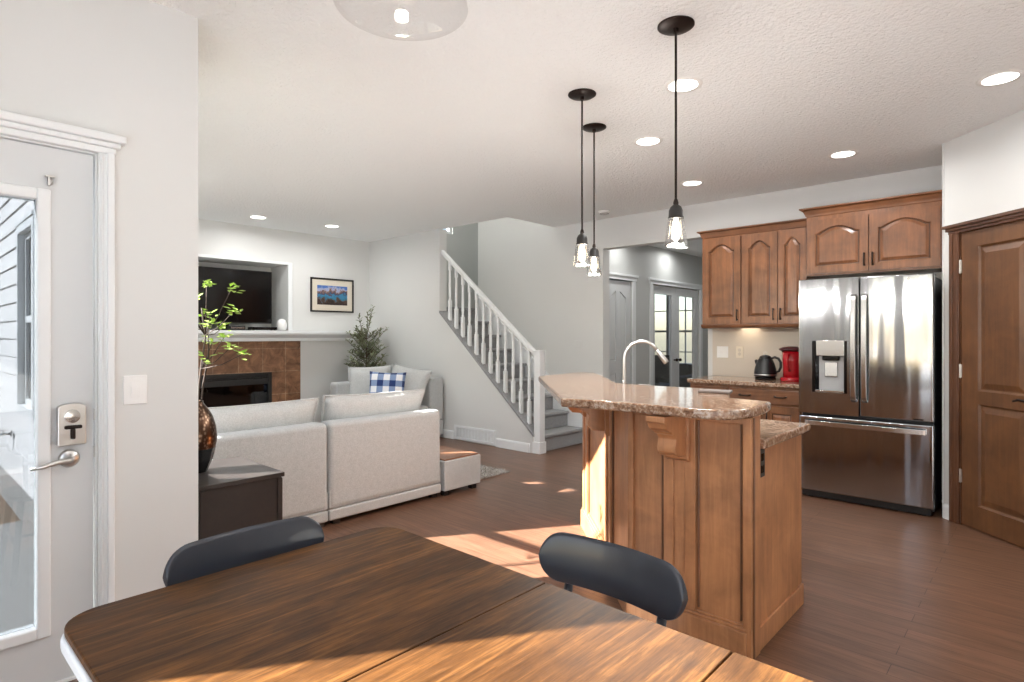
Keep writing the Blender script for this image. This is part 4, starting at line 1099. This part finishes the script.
b = BM(); box(b, -0.22, 0.2, 0.58, 0.22, 0.24, 0.98); link('backrest', b, 'fridge_side', t, bevel=0.02)
b = BM(); box(b, -0.03, 0.22, 0.45, 0.03, 0.245, 0.6); link('back_post', b, 'black', t)
for sx in (-0.2, 0.17):
    for sy in (-0.2, 0.17): b = BM(); box(b, sx, sy, 0, sx + 0.03, sy + 0.03, 0.43); link('leg', b, 'black', t)

# ------------------------------------------------------------------ ceiling lamps
def can(loc, label, group='recessed ceiling lights', w=None, z=CEIL, r=0.085):
    t = thing('recessed_light', label, 'ceiling light', (loc[0], loc[1], z), 0, group)
    b = BM(); lathe(b, [(r, -0.002), (r + 0.018, -0.003), (r + 0.020, -0.0005)], n=32, cap=False); lathe(b, [(r, -0.002), (r * 0.93, -0.0045)], n=32, cap=False); link('trim_ring', b, 'plate', t, smooth=True)
    b = BM(); lathe(b, [(r * 0.93, -0.0045), (r * 0.5, -0.006), (0.004, -0.0065)], n=28); link('lens', b, 'lens', t)
    ld = bpy.data.lights.new('recessed_lamp', 'AREA'); ld.shape = 'DISK'; ld.size = r * 1.8; ld.energy = CAN_W if w is None else w; ld.color = (1.0, 0.995, 0.985); ld.spread = R(170)
    lo = bpy.data.objects.new('recessed_lamp', ld); COL.objects.link(lo); lo.location = (loc[0], loc[1], z - 0.012)
can((-1.494, 3.033), 'round recessed ceiling light behind the rod of the nearest pendant')
can((-2.109, 3.737), 'round recessed ceiling light between the two far pendants and the near one')
can((-2.394, 5.039), 'smallest round recessed ceiling light near the hall opening')
can((-1.158, 5.018), 'round recessed ceiling light above the fridge cabinet')
can((-0.19, 4.111), 'large round recessed ceiling light near the pantry wall')
can((-6.842, 3.032), 'recessed living room ceiling light nearer to the television niche', w=11)
can((-6.711, 3.918), 'recessed living room ceiling light nearer to the framed picture', w=11)
can((-5.3, 1.7), 'added unseen recessed ceiling light above the sectional sofa', w=11)  # out of view, added to brighten the living room
can((-0.2, 1.9), 'added unseen recessed ceiling light above the dining area beside the window', w=6)  # out of view, added as extra light for the dining side
can((-0.55, 0.15), 'added unseen recessed ceiling light over the near end of the dining table', w=4)  # unseen extra lamp, added to light the near end
can((-3.86, 7.8), 'recessed ceiling light in the hall by the french doors', w=6, z=2.58)
can((-3.82, 6.45), 'recessed ceiling light in the hall by the white panelled door', w=6, z=2.58)
can((-3.0, 8.3), 'recessed ceiling light in the middle of the hall', w=6, z=2.58)

t = thing('added_stair_lamp', 'added unseen round ceiling lamp that brightens the stairwell', 'ceiling lamp', (-5.9, 5.46, 5.2))  # out of view, added to brighten the stairwell walls
b = BM(); lathe(b, [(0.10, -0.001), (0.11, -0.03), (0.10, -0.035)], n=28); link('lamp_base', b, 'chrome', t)
b = BM(); lathe(b, [(0.15, -0.036), (0.14, -0.075), (0.09, -0.11), (0.003, -0.12)], n=28); link('glass_shade', b, 'lens', t, smooth=True)
ld = bpy.data.lights.new('added_stair_light', 'POINT'); ld.energy = 95; ld.shadow_soft_size = 0.12; ld.color = (1, 0.97, 0.93)  # fill light of the added stairwell lamp
lo = bpy.data.objects.new('added_stair_light', ld); COL.objects.link(lo); lo.location = (-5.9, 5.46, 4.9)

def pendant(x, y, label):
    t = thing('pendant_light', label, 'pendant light', (x, y, CEIL), 0, 'pendant lights over the bar')
    b = BM(); lathe(b, [(0.030, -0.018), (0.070, -0.013), (0.081, -0.006), (0.081, -0.001)], n=32); smooth_angle(link('canopy', b, 'bronze', t))
    zt = 1.902 - CEIL
    b = BM(); lathe(b, [(0.012, -0.035), (0.012, -0.017)], n=14); lathe(b, [(0.0055, zt + 0.02), (0.0055, -0.03)], n=10); lathe(b, [(0.010, zt), (0.012, zt + 0.012), (0.008, zt + 0.028)], n=14); link('rod', b, 'bronze', t, smooth=False)
    b = BM(); lathe(b, [(0.012, zt + 0.004), (0.024, zt - 0.006), (0.031, zt - 0.022), (0.032, zt - 0.048), (0.035, zt - 0.052), (0.035, zt - 0.058), (0.030, zt - 0.058)], n=24); smooth_angle(link('socket_cup', b, 'black', t))
    b = BM(); 
    o_ = [(0.033, zt - 0.058), (0.037, zt - 0.070), (0.040, zt - 0.10), (0.047, zt - 0.155), (0.050, zt - 0.178), (0.0475, zt - 0.178), (0.0445, zt - 0.155), (0.0375, zt - 0.10), (0.034, zt - 0.070), (0.031, zt - 0.060)]
    lp = [[((r_ * (1 + (0.035 if k % 2 else 0))) * math.cos(2 * PI * k / 24), (r_ * (1 + (0.035 if k % 2 else 0))) * math.sin(2 * PI * k / 24), z) for k in range(24)] for r_, z in o_]
    rings(b, lp, False, False); link('glass_shade', b, 'lampglass', t)
    b = BM(); lathe(b, [(0.010, zt - 0.058), (0.013, zt - 0.075), (0.018, zt - 0.10), (0.019, zt - 0.125), (0.014, zt - 0.148), (0.003, zt - 0.156)], n=18); link('bulb', b, 'bulb', t, smooth=True)
    ld = bpy.data.lights.new('pendant_lamp', 'POINT'); ld.energy = 26; ld.shadow_soft_size = 0.03; ld.color = (1, 0.95, 0.89)
    lo = bpy.data.objects.new('pendant_lamp', ld); COL.objects.link(lo); lo.location = (x, y, CEIL + zt - 0.19)
pendant(-1.229, 2.425, 'nearest and largest looking pendant with ribbed clear glass shade')
pendant(-1.979, 2.752, 'middle clear glass pendant hanging from a black rod over the bar')
pendant(-2.233, 3.242, 'farthest clear glass pendant over the angled end of the bar')
t = thing('dining_ceiling_lamp', 'clear glass bell ceiling lamp hanging above the dining table', 'ceiling lamp', (-0.985, 0.735, CEIL))
b = BM(); lathe(b, [(0.03, -0.03), (0.075, -0.022), (0.085, -0.001)], n=32); smooth_angle(link('canopy', b, 'chrome', t))
b = BM(); lathe(b, [(0.008, -0.42), (0.008, -0.025)], n=12); link('rod', b, 'chrome', t)
b = BM(); lathe(b, [(0.015, -0.40), (0.04, -0.415), (0.045, -0.47), (0.038, -0.475)], n=24); link('socket_cup', b, 'chrome', t)
b = BM(); lathe(b, [(0.045, -0.43), (0.08, -0.45), (0.112, -0.52), (0.126, -0.62), (0.134, -0.700), (0.137, -0.713), (0.134, -0.716), (0.129, -0.703), (0.121, -0.62), (0.107, -0.525), (0.077, -0.456), (0.044, -0.437)], n=48, cap=False); link('glass_shade', b, 'bellglass', t, smooth=True)
b = BM(); lathe(b, [(0.014, -0.475), (0.030, -0.53), (0.034, -0.565), (0.022, -0.60), (0.004, -0.608)], n=20); link('bulb', b, 'bulb_dim', t, smooth=True)
ld = bpy.data.lights.new('dining_lamp', 'POINT'); ld.energy = 4; ld.shadow_soft_size = 0.012; ld.color = (1, 0.93, 0.84)
lo = bpy.data.objects.new('dining_lamp', ld); COL.objects.link(lo); lo.location = (-0.985, 0.735, CEIL - 0.64)
t = thing('smoke_detector', 'small round white smoke detector on the ceiling near the hall opening', 'smoke detector', (-3.65, 5.50, CEIL))
b = BM(); lathe(b, [(0.035, -0.035), (0.055, -0.030), (0.065, -0.012), (0.065, -0.001)], n=28); link('detector_body', b, 'plate', t, smooth=True)
b = BM(); lathe(b, [(0.05, -0.033), (0.046, -0.037)], n=24, cap=False); link('sensor_slot', b, 'fridge_side', t)

# ------------------------------------------------------------------ sectional sofa
def cushion(w, h, th, n=16, corner=0.07):
    """pillow standing upright: width X, height Z, thickness Y, centre at origin"""
    b = BM(); grid = []
    for side in (1, -1):
        g = []
        for i in range(n + 1):
            row = []
            for j in range(n + 1):
                u, v = -1 + 2 * i / n, -1 + 2 * j / n
                k = (1 - abs(u) ** 2.6) * (1 - abs(v) ** 2.6)
                x = w / 2 * u * (1 - corner * (1 - v * v)); z = h / 2 * v * (1 - corner * (1 - u * u))
                row.append(b.verts.new((x, side * th / 2 * max(k, 0) ** 0.42, z)))
            g.append(row)
        grid.append(g)
        for i in range(n):
            for j in range(n):
                f = (g[i][j], g[i + 1][j], g[i + 1][j + 1], g[i][j + 1])
                b.faces.new(f if side == -1 else f[::-1])
    bmesh.ops.remove_doubles(b, verts=b.verts, dist=1e-5)
    return b
t = thing('sectional_sofa', 'long light grey linen sofa with its back to the kitchen', 'sofa', (-3.65, 2.1, 0))
SY = ((-1.05, 0.004), (0.012, 1.02))
for y0, y1 in SY:
    b = BM(); box(b, -0.97, y0, 0.035, 0.0, y1, 0.112); link('base', b, 'sofa', t, bevel=0.012, seg=3)
    b = BM(); box(b, -0.965, y0, 0.116, -0.005, y1, 0.24); link('rail', b, 'sofa', t, bevel=0.01)
    b = BM(); box(b, -0.16, y0, 0.116, 0.002, y1, 0.715); link('backrest', b, 'sofa', t, bevel=0.035, seg=5)
    b = BM(); box(b, -0.975, y0 + 0.005, 0.245, -0.17, y1 - 0.005, 0.405); link('seat_cushion', b, 'sofa2', t, bevel=0.045, seg=5)
def seam(b, w, h, corner=0.07, n=16):
    pts = []
    for i in range(n + 1): u = -1 + 2 * i / n; pts.append((w / 2 * u, 0, h / 2 * (1 - corner * (1 - u * u))))
    for i in range(1, n + 1): v = 1 - 2 * i / n; pts.append((w / 2 * (1 - corner * (1 - v * v)), 0, h / 2 * v))
    for i in range(1, n + 1): u = 1 - 2 * i / n; pts.append((w / 2 * u, 0, -h / 2 * (1 - corner * (1 - u * u))))
    for i in range(1, n): v = -1 + 2 * i / n; pts.append((-w / 2 * (1 - corner * (1 - v * v)), 0, h / 2 * v))
    pts.append(pts[0])
    return tube(b, pts, 0.006, 6)
def soft(name, w, h, th, loc, rot, mat, parent=None, piping=True, corner=0.07):
    o = link(name, cushion(w, h, th, corner=corner), mat, parent, smooth=True); o.location = loc; o.rotation_euler = rot
    if piping:
        b = BM(); seam(b, w * 1.0, h * 1.0, corner); link('piping', b, mat, o, smooth=True)
    return o
soft('back_cushion', 0.93, 0.46, 0.20, (-0.27, -0.42, 0.650), (R(17), R(0), R(90)), 'sofa2', t, corner=0.04)
soft('back_cushion', 0.93, 0.46, 0.20, (-0.27, 0.545, 0.655), (R(17), R(1), R(90)), 'sofa2', t, corner=0.04)
for x in (-0.92, -0.08):
    for y in (-1.0, -0.06, 0.06, 0.95): b = BM(); box(b, x, y, 0, x + 0.05, y + 0.05, 0.036); link('foot', b, 'black', t)
t = thing('upholstered_ottoman', 'low grey ottoman with a brown wooden top at the end of the sofa', 'ottoman', (-3.62, 3.335, 0))
b = BM(); box(b, -0.75, -0.205, 0.045, 0.0, 0.205, 0.290); link('upholstered_body', b, 'sofa', t, bevel=0.008, seg=3)
b = BM(); box(b, -0.735, -0.190, 0.290, -0.015, 0.190, 0.302); link('wooden_top', b, 'tray', t, bevel=0.002)
for x in (-0.72, -0.08):
    for y in (-0.18, 0.13): b = BM(); box(b, x, y, 0, x + 0.05, y + 0.05, 0.046); link('foot', b, 'black', t)
t = thing('loveseat', 'light grey armchair sofa against the stair side wall', 'sofa', (-6.285, 4.94, 0))
b = BM(); box(b, -0.565, -0.98, 0.04, 0.565, -0.01, 0.24); link('base', b, 'sofa', t, bevel=0.02, seg=3)
b = BM(); box(b, -0.385, -1.0, 0.245, 0.565, -0.24, 0.44); link('seat_cushion', b, 'sofa2', t, bevel=0.045, seg=4)
b = BM(); box(b, -0.565, -0.235, 0.24, 0.565, -0.01, 0.785); link('backrest', b, 'sofa', t, bevel=0.03, seg=4)
b = BM(); box(b, -0.565, -0.98, 0.24, -0.39, -0.24, 0.715); link('armrest', b, 'sofa', t, bevel=0.035, seg=4)
for x in (-0.52, 0.47):
    for y in (-0.94, -0.08): b = BM(); box(b, x, y, 0, x + 0.05, y + 0.05, 0.041); link('foot', b, 'black', t)
o = soft('throw_cushion', 0.60, 0.50, 0.17, (-6.50, 4.34, 0.675), (R(-14), R(-3), R(38)), 'sofa2', None); tag(o, 'large plain grey cushion standing in the left of the loveseat', 'cushion')
o = soft('throw_cushion', 0.56, 0.50, 0.17, (-5.95, 4.52, 0.685), (R(-22), R(8), R(20)), 'sofa2', None); tag(o, 'slumped plain grey cushion at the right of the loveseat behind the plaid one', 'cushion')
o = soft('plaid_cushion', 0.45, 0.45, 0.15, (-5.93, 4.20, 0.655), (R(-12), R(2), R(44)), 'plaid', None, piping=False); tag(o, 'blue and white buffalo plaid cushion on the loveseat', 'cushion')
b = BM(); box(b, -6.35, 1.75, 0.0, -4.66, 3.90, 0.012); box(b, -4.66, 3.58, 0.0, -3.82, 4.12, 0.012)
rr = random.Random(5)
for k in range(5200):
    if k % 3 == 0: x, y = rr.uniform(-4.66, -3.80), rr.uniform(3.62, 4.13)
    else: x, y = rr.uniform(-6.36, -4.66), rr.uniform(1.74, 3.91)
    a = rr.uniform(0, 6.28); l_ = rr.uniform(0.012, 0.03)
    v = [b.verts.new(p) for p in ((x, y, 0.010), (x + 0.007 * math.cos(a + 1.5), y + 0.007 * math.sin(a + 1.5), 0.011), (x + l_ * math.cos(a), y + l_ * math.sin(a), 0.030))]
    b.faces.new(v)
tag(link('area_rug', b, 'rug'), 'shaggy grey rug on the brown floor beyond the sofa', 'rug')

# ------------------------------------------------------------------ dark side cabinet, vase
t = thing('side_cabinet', 'low black brown cabinet behind the door wall', 'cabinet', (-3.125, 1.19, 0))
b = BM(); box(b, -0.270, -0.20, 0.0, 0.268, 0.195, 0.607); link('cabinet_body', b, 'box', t, bevel=0.002)
b = BM(); box(b, -0.278, -0.212, 0.608, 0.283, 0.205, 0.630); link('cabinet_top', b, 'box', t, bevel=0.002)
for y0, y1 in ((0.175, 0.195), (-0.19, -0.172)): b = BM(); box(b, 0.2682, y0, 0.004, 0.272, y1, 0.603); link('side_edge', b, 'box', t)
for k in range(2):
    b = BM(); box(b, -0.262, 0.1955, 0.02 + k * 0.293, 0.262, 0.2045, 0.305 + k * 0.293); dd = link('drawer', b, 'box', t, bevel=0.002)
    b = BM(); tube(b, [(-0.05, 0.204, 0.20 + k * 0.29), (-0.05, 0.222, 0.20 + k * 0.29), (0.05, 0.222, 0.20 + k * 0.29), (0.05, 0.204, 0.20 + k * 0.29)], 0.004, 8); link('pull_handle', b, 'black', dd)
VX, VY = -3.175, 1.09
t = thing('bronze_vase', 'rounded bronze mosaic vase with faceted black base on the dark cabinet', 'vase', (VX, VY, 0.6305))
b = BM()
def vring(r, z, n=10): return [(r * math.cos(2 * PI * k / n), r * math.sin(2 * PI * k / n), z) for k in range(n)]
rings(b, [vring(0.052, 0), vring(0.078, 0.06), vring(0.092, 0.12)], True, True); link('vase_base', b, 'black_gloss', t)
b = BM(); lathe(b, [(0.090, 0.1205), (0.097, 0.15), (0.099, 0.18), (0.093, 0.23), (0.076, 0.285), (0.052, 0.325), (0.036, 0.345), (0.034, 0.36), (0.029, 0.36), (0.03, 0.33), (0.05, 0.30)], n=32, cap=False); link('vase_body', b, 'vase', t, smooth=True)

def leaf(b, p, d, up, L_, w):
    d = d.normalized(); s = d.cross(up).normalized(); n_ = s.cross(d)
    pts = [p, p + d * L_ * 0.35 + s * w / 2 + n_ * 0.003, p + d * L_ * 0.7 + s * w * 0.42 + n_ * 0.002, p + d * L_, p + d * L_ * 0.7 - s * w * 0.42 + n_ * 0.002, p + d * L_ * 0.35 - s * w / 2 + n_ * 0.003]
    m1, m2 = p + d * L_ * 0.35 - n_ * 0.002, p + d * L_ * 0.7 - n_ * 0.003
    v = [b.verts.new(q) for q in pts + [m1, m2]]
    for f in ((0, 1, 6), (1, 2, 7, 6), (2, 3, 7), (3, 4, 7), (4, 5, 6, 7), (5, 0, 6)): b.faces.new([v[i] for i in f])
rr = random.Random(11)
cY, sY = math.cos(R(YAW)), math.sin(R(YAW))
t = thing('leafy_branches', 'thin dark branches with fresh green leaves standing in the bronze vase', 'branches', (VX, VY, 0.90))
st = BM(); lf = BM()
def lat(r, z, dd): return Vector((cY * r - sY * dd, sY * r + cY * dd, z))     # r: sideways, dd: away, metres from the vase
tips = [(0.045, 0.68, 0.02), (0.155, 0.655, 0.05), (0.03, 0.60, -0.08), (0.058, 0.53, 0.03), (0.085, 0.475, -0.03), (0.118, 0.465, 0.05), (0.19, 0.54, 0.0), (0.052, 0.385, 0.06), (0.155, 0.355, 0.04), (0.245, 0.325, -0.02), (0.065, 0.295, -0.05), (0.10, 0.42, 0.1), (-0.08, 0.6, 0.05), (-0.16, 0.5, 0.0), (-0.2, 0.35, 0.05), (-0.12, 0.7, -0.05)]
trunk = [lat(0.0, -0.2, 0), lat(0.01, 0.1, 0), lat(0.028, 0.25, 0.0), lat(0.045, 0.42, 0.01), lat(0.03, 0.56, 0.0)]
tube(st, trunk, [0.007, 0.006, 0.006, 0.004, 0.003], 7)
tube(st, [lat(0.006, -0.2, 0), lat(0.03, 0.15, 0.01), lat(0.05, 0.32, 0.03), lat(0.045, 0.5, 0.03)], [0.006, 0.005, 0.004, 0.003], 7)
tube(st, [lat(-0.006, -0.2, 0), lat(-0.05, 0.15, 0.01), lat(-0.12, 0.35, 0.0), lat(-0.12, 0.62, 0.0)], [0.006, 0.005, 0.004, 0.003], 7)
for r_, z_, dd in tips:
    p = lat(r_, z_, dd)
    base = min([trunk[2], trunk[3], trunk[1], lat(-0.12, 0.35, 0.0)], key=lambda q: (q - p).length + (0.3 if q.z > p.z - 0.04 else 0))
    midp = (base + p) / 2 + Vector((0, 0, -0.015))
    tube(st, [base, midp, p], [0.0032, 0.0024, 0.0018], 6)
    for k in range(11):
        a, e = rr.uniform(0, 6.28), rr.uniform(-0.25, 0.7)
        d = Vector((math.cos(a), math.sin(a), e)); q = p + Vector((rr.gauss(0, .016), rr.gauss(0, .016), rr.gauss(0, .011)))
        leaf(lf, q, d, Vector((0, 0, 1)), rr.uniform(0.032, 0.05), rr.uniform(0.014, 0.021))
link('stems', st, plain('dark twig', (58, 46, 38), 0.8), t, smooth=True); lo = link('foliage', lf, 'leaf_lime', t, smooth=True)

# olive tree
t = thing('olive_tree', 'potted artificial olive tree in the corner behind the loveseat', 'potted tree', (-6.98, 4.60, 0))
b = BM(); lathe(b, [(0.13, 0), (0.15, 0.02), (0.17, 0.26), (0.165, 0.28), (0.155, 0.28), (0.15, 0.25)], n=28); link('pot', b, 'fridge_side', t, smooth=False)
st = BM(); lf = BM(); rr = random.Random(21)
tube(st, [(0, 0, 0.2), (0.01, 0, 0.6), (-0.01, 0.01, 1.0), (0.015, 0.0, 1.35)], [0.014, 0.013, 0.010, 0.006], 9)
tube(st, [(0.02, 0, 0.2), (0.03, 0.02, 0.7), (0.02, 0.03, 1.1)], [0.009, 0.008, 0.005], 8)
ends = []
for k in range(60):
    z0 = rr.uniform(0.62, 1.36); a = rr.uniform(0, 6.28)
    h_ = max(0.0, (z0 - 0.62) / 0.74)
    ln = rr.uniform(0.16, 0.34) * (1.12 - 0.45 * h_)
    ends.append((Vector((0.0, 0, z0)), Vector((math.cos(a) * ln * 0.9, math.sin(a) * ln * 0.9, ln * rr.uniform(0.35, 0.9)))))
for p, d in ((Vector((0.01, 0, 1.3)), lat(0.09, 0.42, 0.0)), (Vector((0.01, 0, 1.25)), lat(0.02, 0.40, 0.0)), (Vector((0.01, 0, 1.12)), lat(0.28, 0.30, 0.0)), (Vector((0, 0, 1.15)), lat(-0.10, 0.42, 0.0)), (Vector((0, 0, 1.0)), lat(-0.26, 0.26, 0.0)), (Vector((0, 0, 0.9)), lat(-0.27, 0.02, 0.02)), (Vector((0, 0, 0.85)), lat(0.25, 0.18, 0.0))):
    ends.append((p, d))
for p, d in ends:
    q = p + d
    q.x = max(q.x, -0.21); q.y = min(q.y, 0.26); d = q - p
    tube(st, [p, p + d * 0.5 + Vector((0, 0, -0.02)), q], [0.005, 0.004, 0.0025], 6)
    for k in range(22):
        s_ = 0.25 + 0.8 * k / 22; c = p + d * s_; a = rr.uniform(0, 6.28)
        dd = (d.normalized() * 0.6 + Vector((math.cos(a), math.sin(a), rr.uniform(-0.3, 0.6)))).normalized()
        if c.x < -0.23 or c.y > 0.29: continue
        leaf(lf, c, dd, Vector((0.1, 0, 1)), rr.uniform(0.045, 0.08), rr.uniform(0.018, 0.027))
link('trunk', st, 'bark', t, smooth=True); link('foliage', lf, 'leaf_olive', t)

# ------------------------------------------------------------------ dining table
t = thing('dining_table', 'brown oiled wood dining table with white painted base', 'table', (-0.645, 0.65, 0))
TX0, TX1, TY0, TY1 = -0.843, 0.850, -0.402, 0.405
def rounded(x0, y0, x1, y1, r, left=True, right=True):
    p = []
    def arc(cx, cy, a0):
        for k in range(9): a = a0 + PI / 2 * k / 8; p.append((cx + r * math.cos(a), cy + r * math.sin(a)))
    if right: arc(x1 - r, y1 - r, 0)
    else: p.append((x1, y1))
    if left: arc(x0 + r, y1 - r, PI / 2); arc(x0 + r, y0 + r, PI)
    else: p += [(x0, y1), (x0, y0)]
    if right: arc(x1 - r, y0 + r, 1.5 * PI)
    else: p.append((x1, y0))
    return p
xs = [TX0, -0.2155, 0.2230, TX1]
for k, (a, c) in enumerate(((TX0, -0.2165), (-0.2145, 0.2220), (0.2240, TX1))):
    b = BM(); prism(b, rounded(a, TY0, c, TY1, 0.075, k == 0, k == 2), 0.728, 0.745); link('tabletop_leaf', b, 'table', t, bevel=0.003, seg=2)
b = BM(); prism(b, rounded(TX0 - 0.005, TY0 - 0.006, TX1 + 0.005, TY1 + 0.006, 0.08), 0.700, 0.727); link('table_rim', b, 'white', t, bevel=0.006, seg=3)
b = BM()
holed(b, 'X', TX0 + 0.07, TX1 - 0.07, TY0 + 0.055, TY0 + 0.078, 0.600, 0.699, []); holed(b, 'X', TX0 + 0.07, TX1 - 0.07, TY1 - 0.078, TY1 - 0.055, 0.600, 0.699, [])
box(b, TX0 + 0.055, TY0 + 0.078, 0.6, TX0 + 0.078, TY1 - 0.078, 0.699); box(b, TX1 - 0.078, TY0 + 0.078, 0.6, TX1 - 0.055, TY1 - 0.078, 0.699)
link('apron', b, 'white', t)
for sx in (TX0 + 0.10, TX1 - 0.10):
    for sy in (TY0 + 0.09, TY1 - 0.09):
        b = BM(); box(b, sx - 0.035, sy - 0.035, 0.58, sx + 0.035, sy + 0.035, 0.6985)
        lathe(b, [(0.020, 0), (0.026, 0.02), (0.020, 0.05), (0.030, 0.10), (0.026, 0.30), (0.034, 0.48), (0.026, 0.52), (0.034, 0.56), (0.034, 0.58)], (sx, sy, 0), 18); link('leg', b, 'white', t)

# ------------------------------------------------------------------ dining chairs
def make_chair(label, x, y, rz):
    t = thing('dining_chair', label, 'chair', (x, y, 0), rz, 'black dining chairs')
    b = BM()          # seat
    pts = [(0.20 * math.copysign(abs(math.cos(a)) ** 0.6, math.cos(a)), 0.19 * math.copysign(abs(math.sin(a)) ** 0.6, math.sin(a))) for a in [2 * PI * k / 32 for k in range(32)]]
    prism(b, pts, 0.43, 0.455); link('seat', b, 'chair', t, bevel=0.008, seg=3)
    for sx in (-1, 1):
        b = BM(); tube(b, [(sx * 0.15, -0.13, 0.432), (sx * 0.19, -0.18, 0.0)], [0.018, 0.012], 12); link('leg', b, 'chair', t, smooth=True)
        b = BM(); tube(b, [(sx * 0.14, 0.13, 0.432), (sx * 0.18, 0.20, 0.0)], [0.018, 0.012], 12); link('leg', b, 'chair', t, smooth=True)
        b = BM(); tube(b, [(sx * 0.125, 0.155, 0.44), (sx * 0.13, 0.190, 0.58), (sx * 0.135, 0.222, 0.72)], [0.013, 0.012, 0.011], 12); link('back_post', b, 'chair', t, smooth=True)
    b = BM(); tube(b, [(-0.165, -0.155, 0.2), (-0.165, 0.165, 0.2)], 0.009, 8); tube(b, [(0.165, -0.155, 0.2), (0.165, 0.165, 0.2)], 0.009, 8); tube(b, [(-0.165, 0, 0.2), (0.165, 0, 0.2)], 0.009, 8); link('stretcher', b, 'chair', t, smooth=True)
    b = BM(); N = 40; lp = []
    for k in range(N + 1):
        q_ = -1 + 2 * k / N
        s = q_ / 0.5 * 0.70 if abs(q_) < 0.5 else math.copysign(0.70 + 0.30 * math.sin((abs(q_) - 0.5) * PI), q_)
        x_ = 0.205 * s; yb = 0.215 - 0.034 * (abs(s) ** 2.0)
        e = max(0.0, (abs(s) - 0.70) / 0.30); hh = 0.060 * math.sqrt(max(0.0, 1 - e * e)) + 0.0012; zc = 0.745
        ln = 0.18       # lean back with height
        loop = []
        for q in range(20):
            a = 2 * PI * q / 20
            dy = 0.0085 * math.copysign(abs(math.cos(a)) ** 0.5, math.cos(a)); dz = hh * math.copysign(abs(math.sin(a)) ** 0.9, math.sin(a))
            loop.append((x_ + dy * s * 0.3, yb + dy + dz * ln, zc + dz))
        lp.append(loop)
    rings(b, lp, True, True); smooth_angle(link('crest_rail', b, 'chair', t), 50)
    return t
make_chair('black chair at the far long side of the table in front of the island', -0.784, 1.005, 0.0)
make_chair('black chair at the left end of the table by the door wall', -1.355, 0.665, PI / 2)
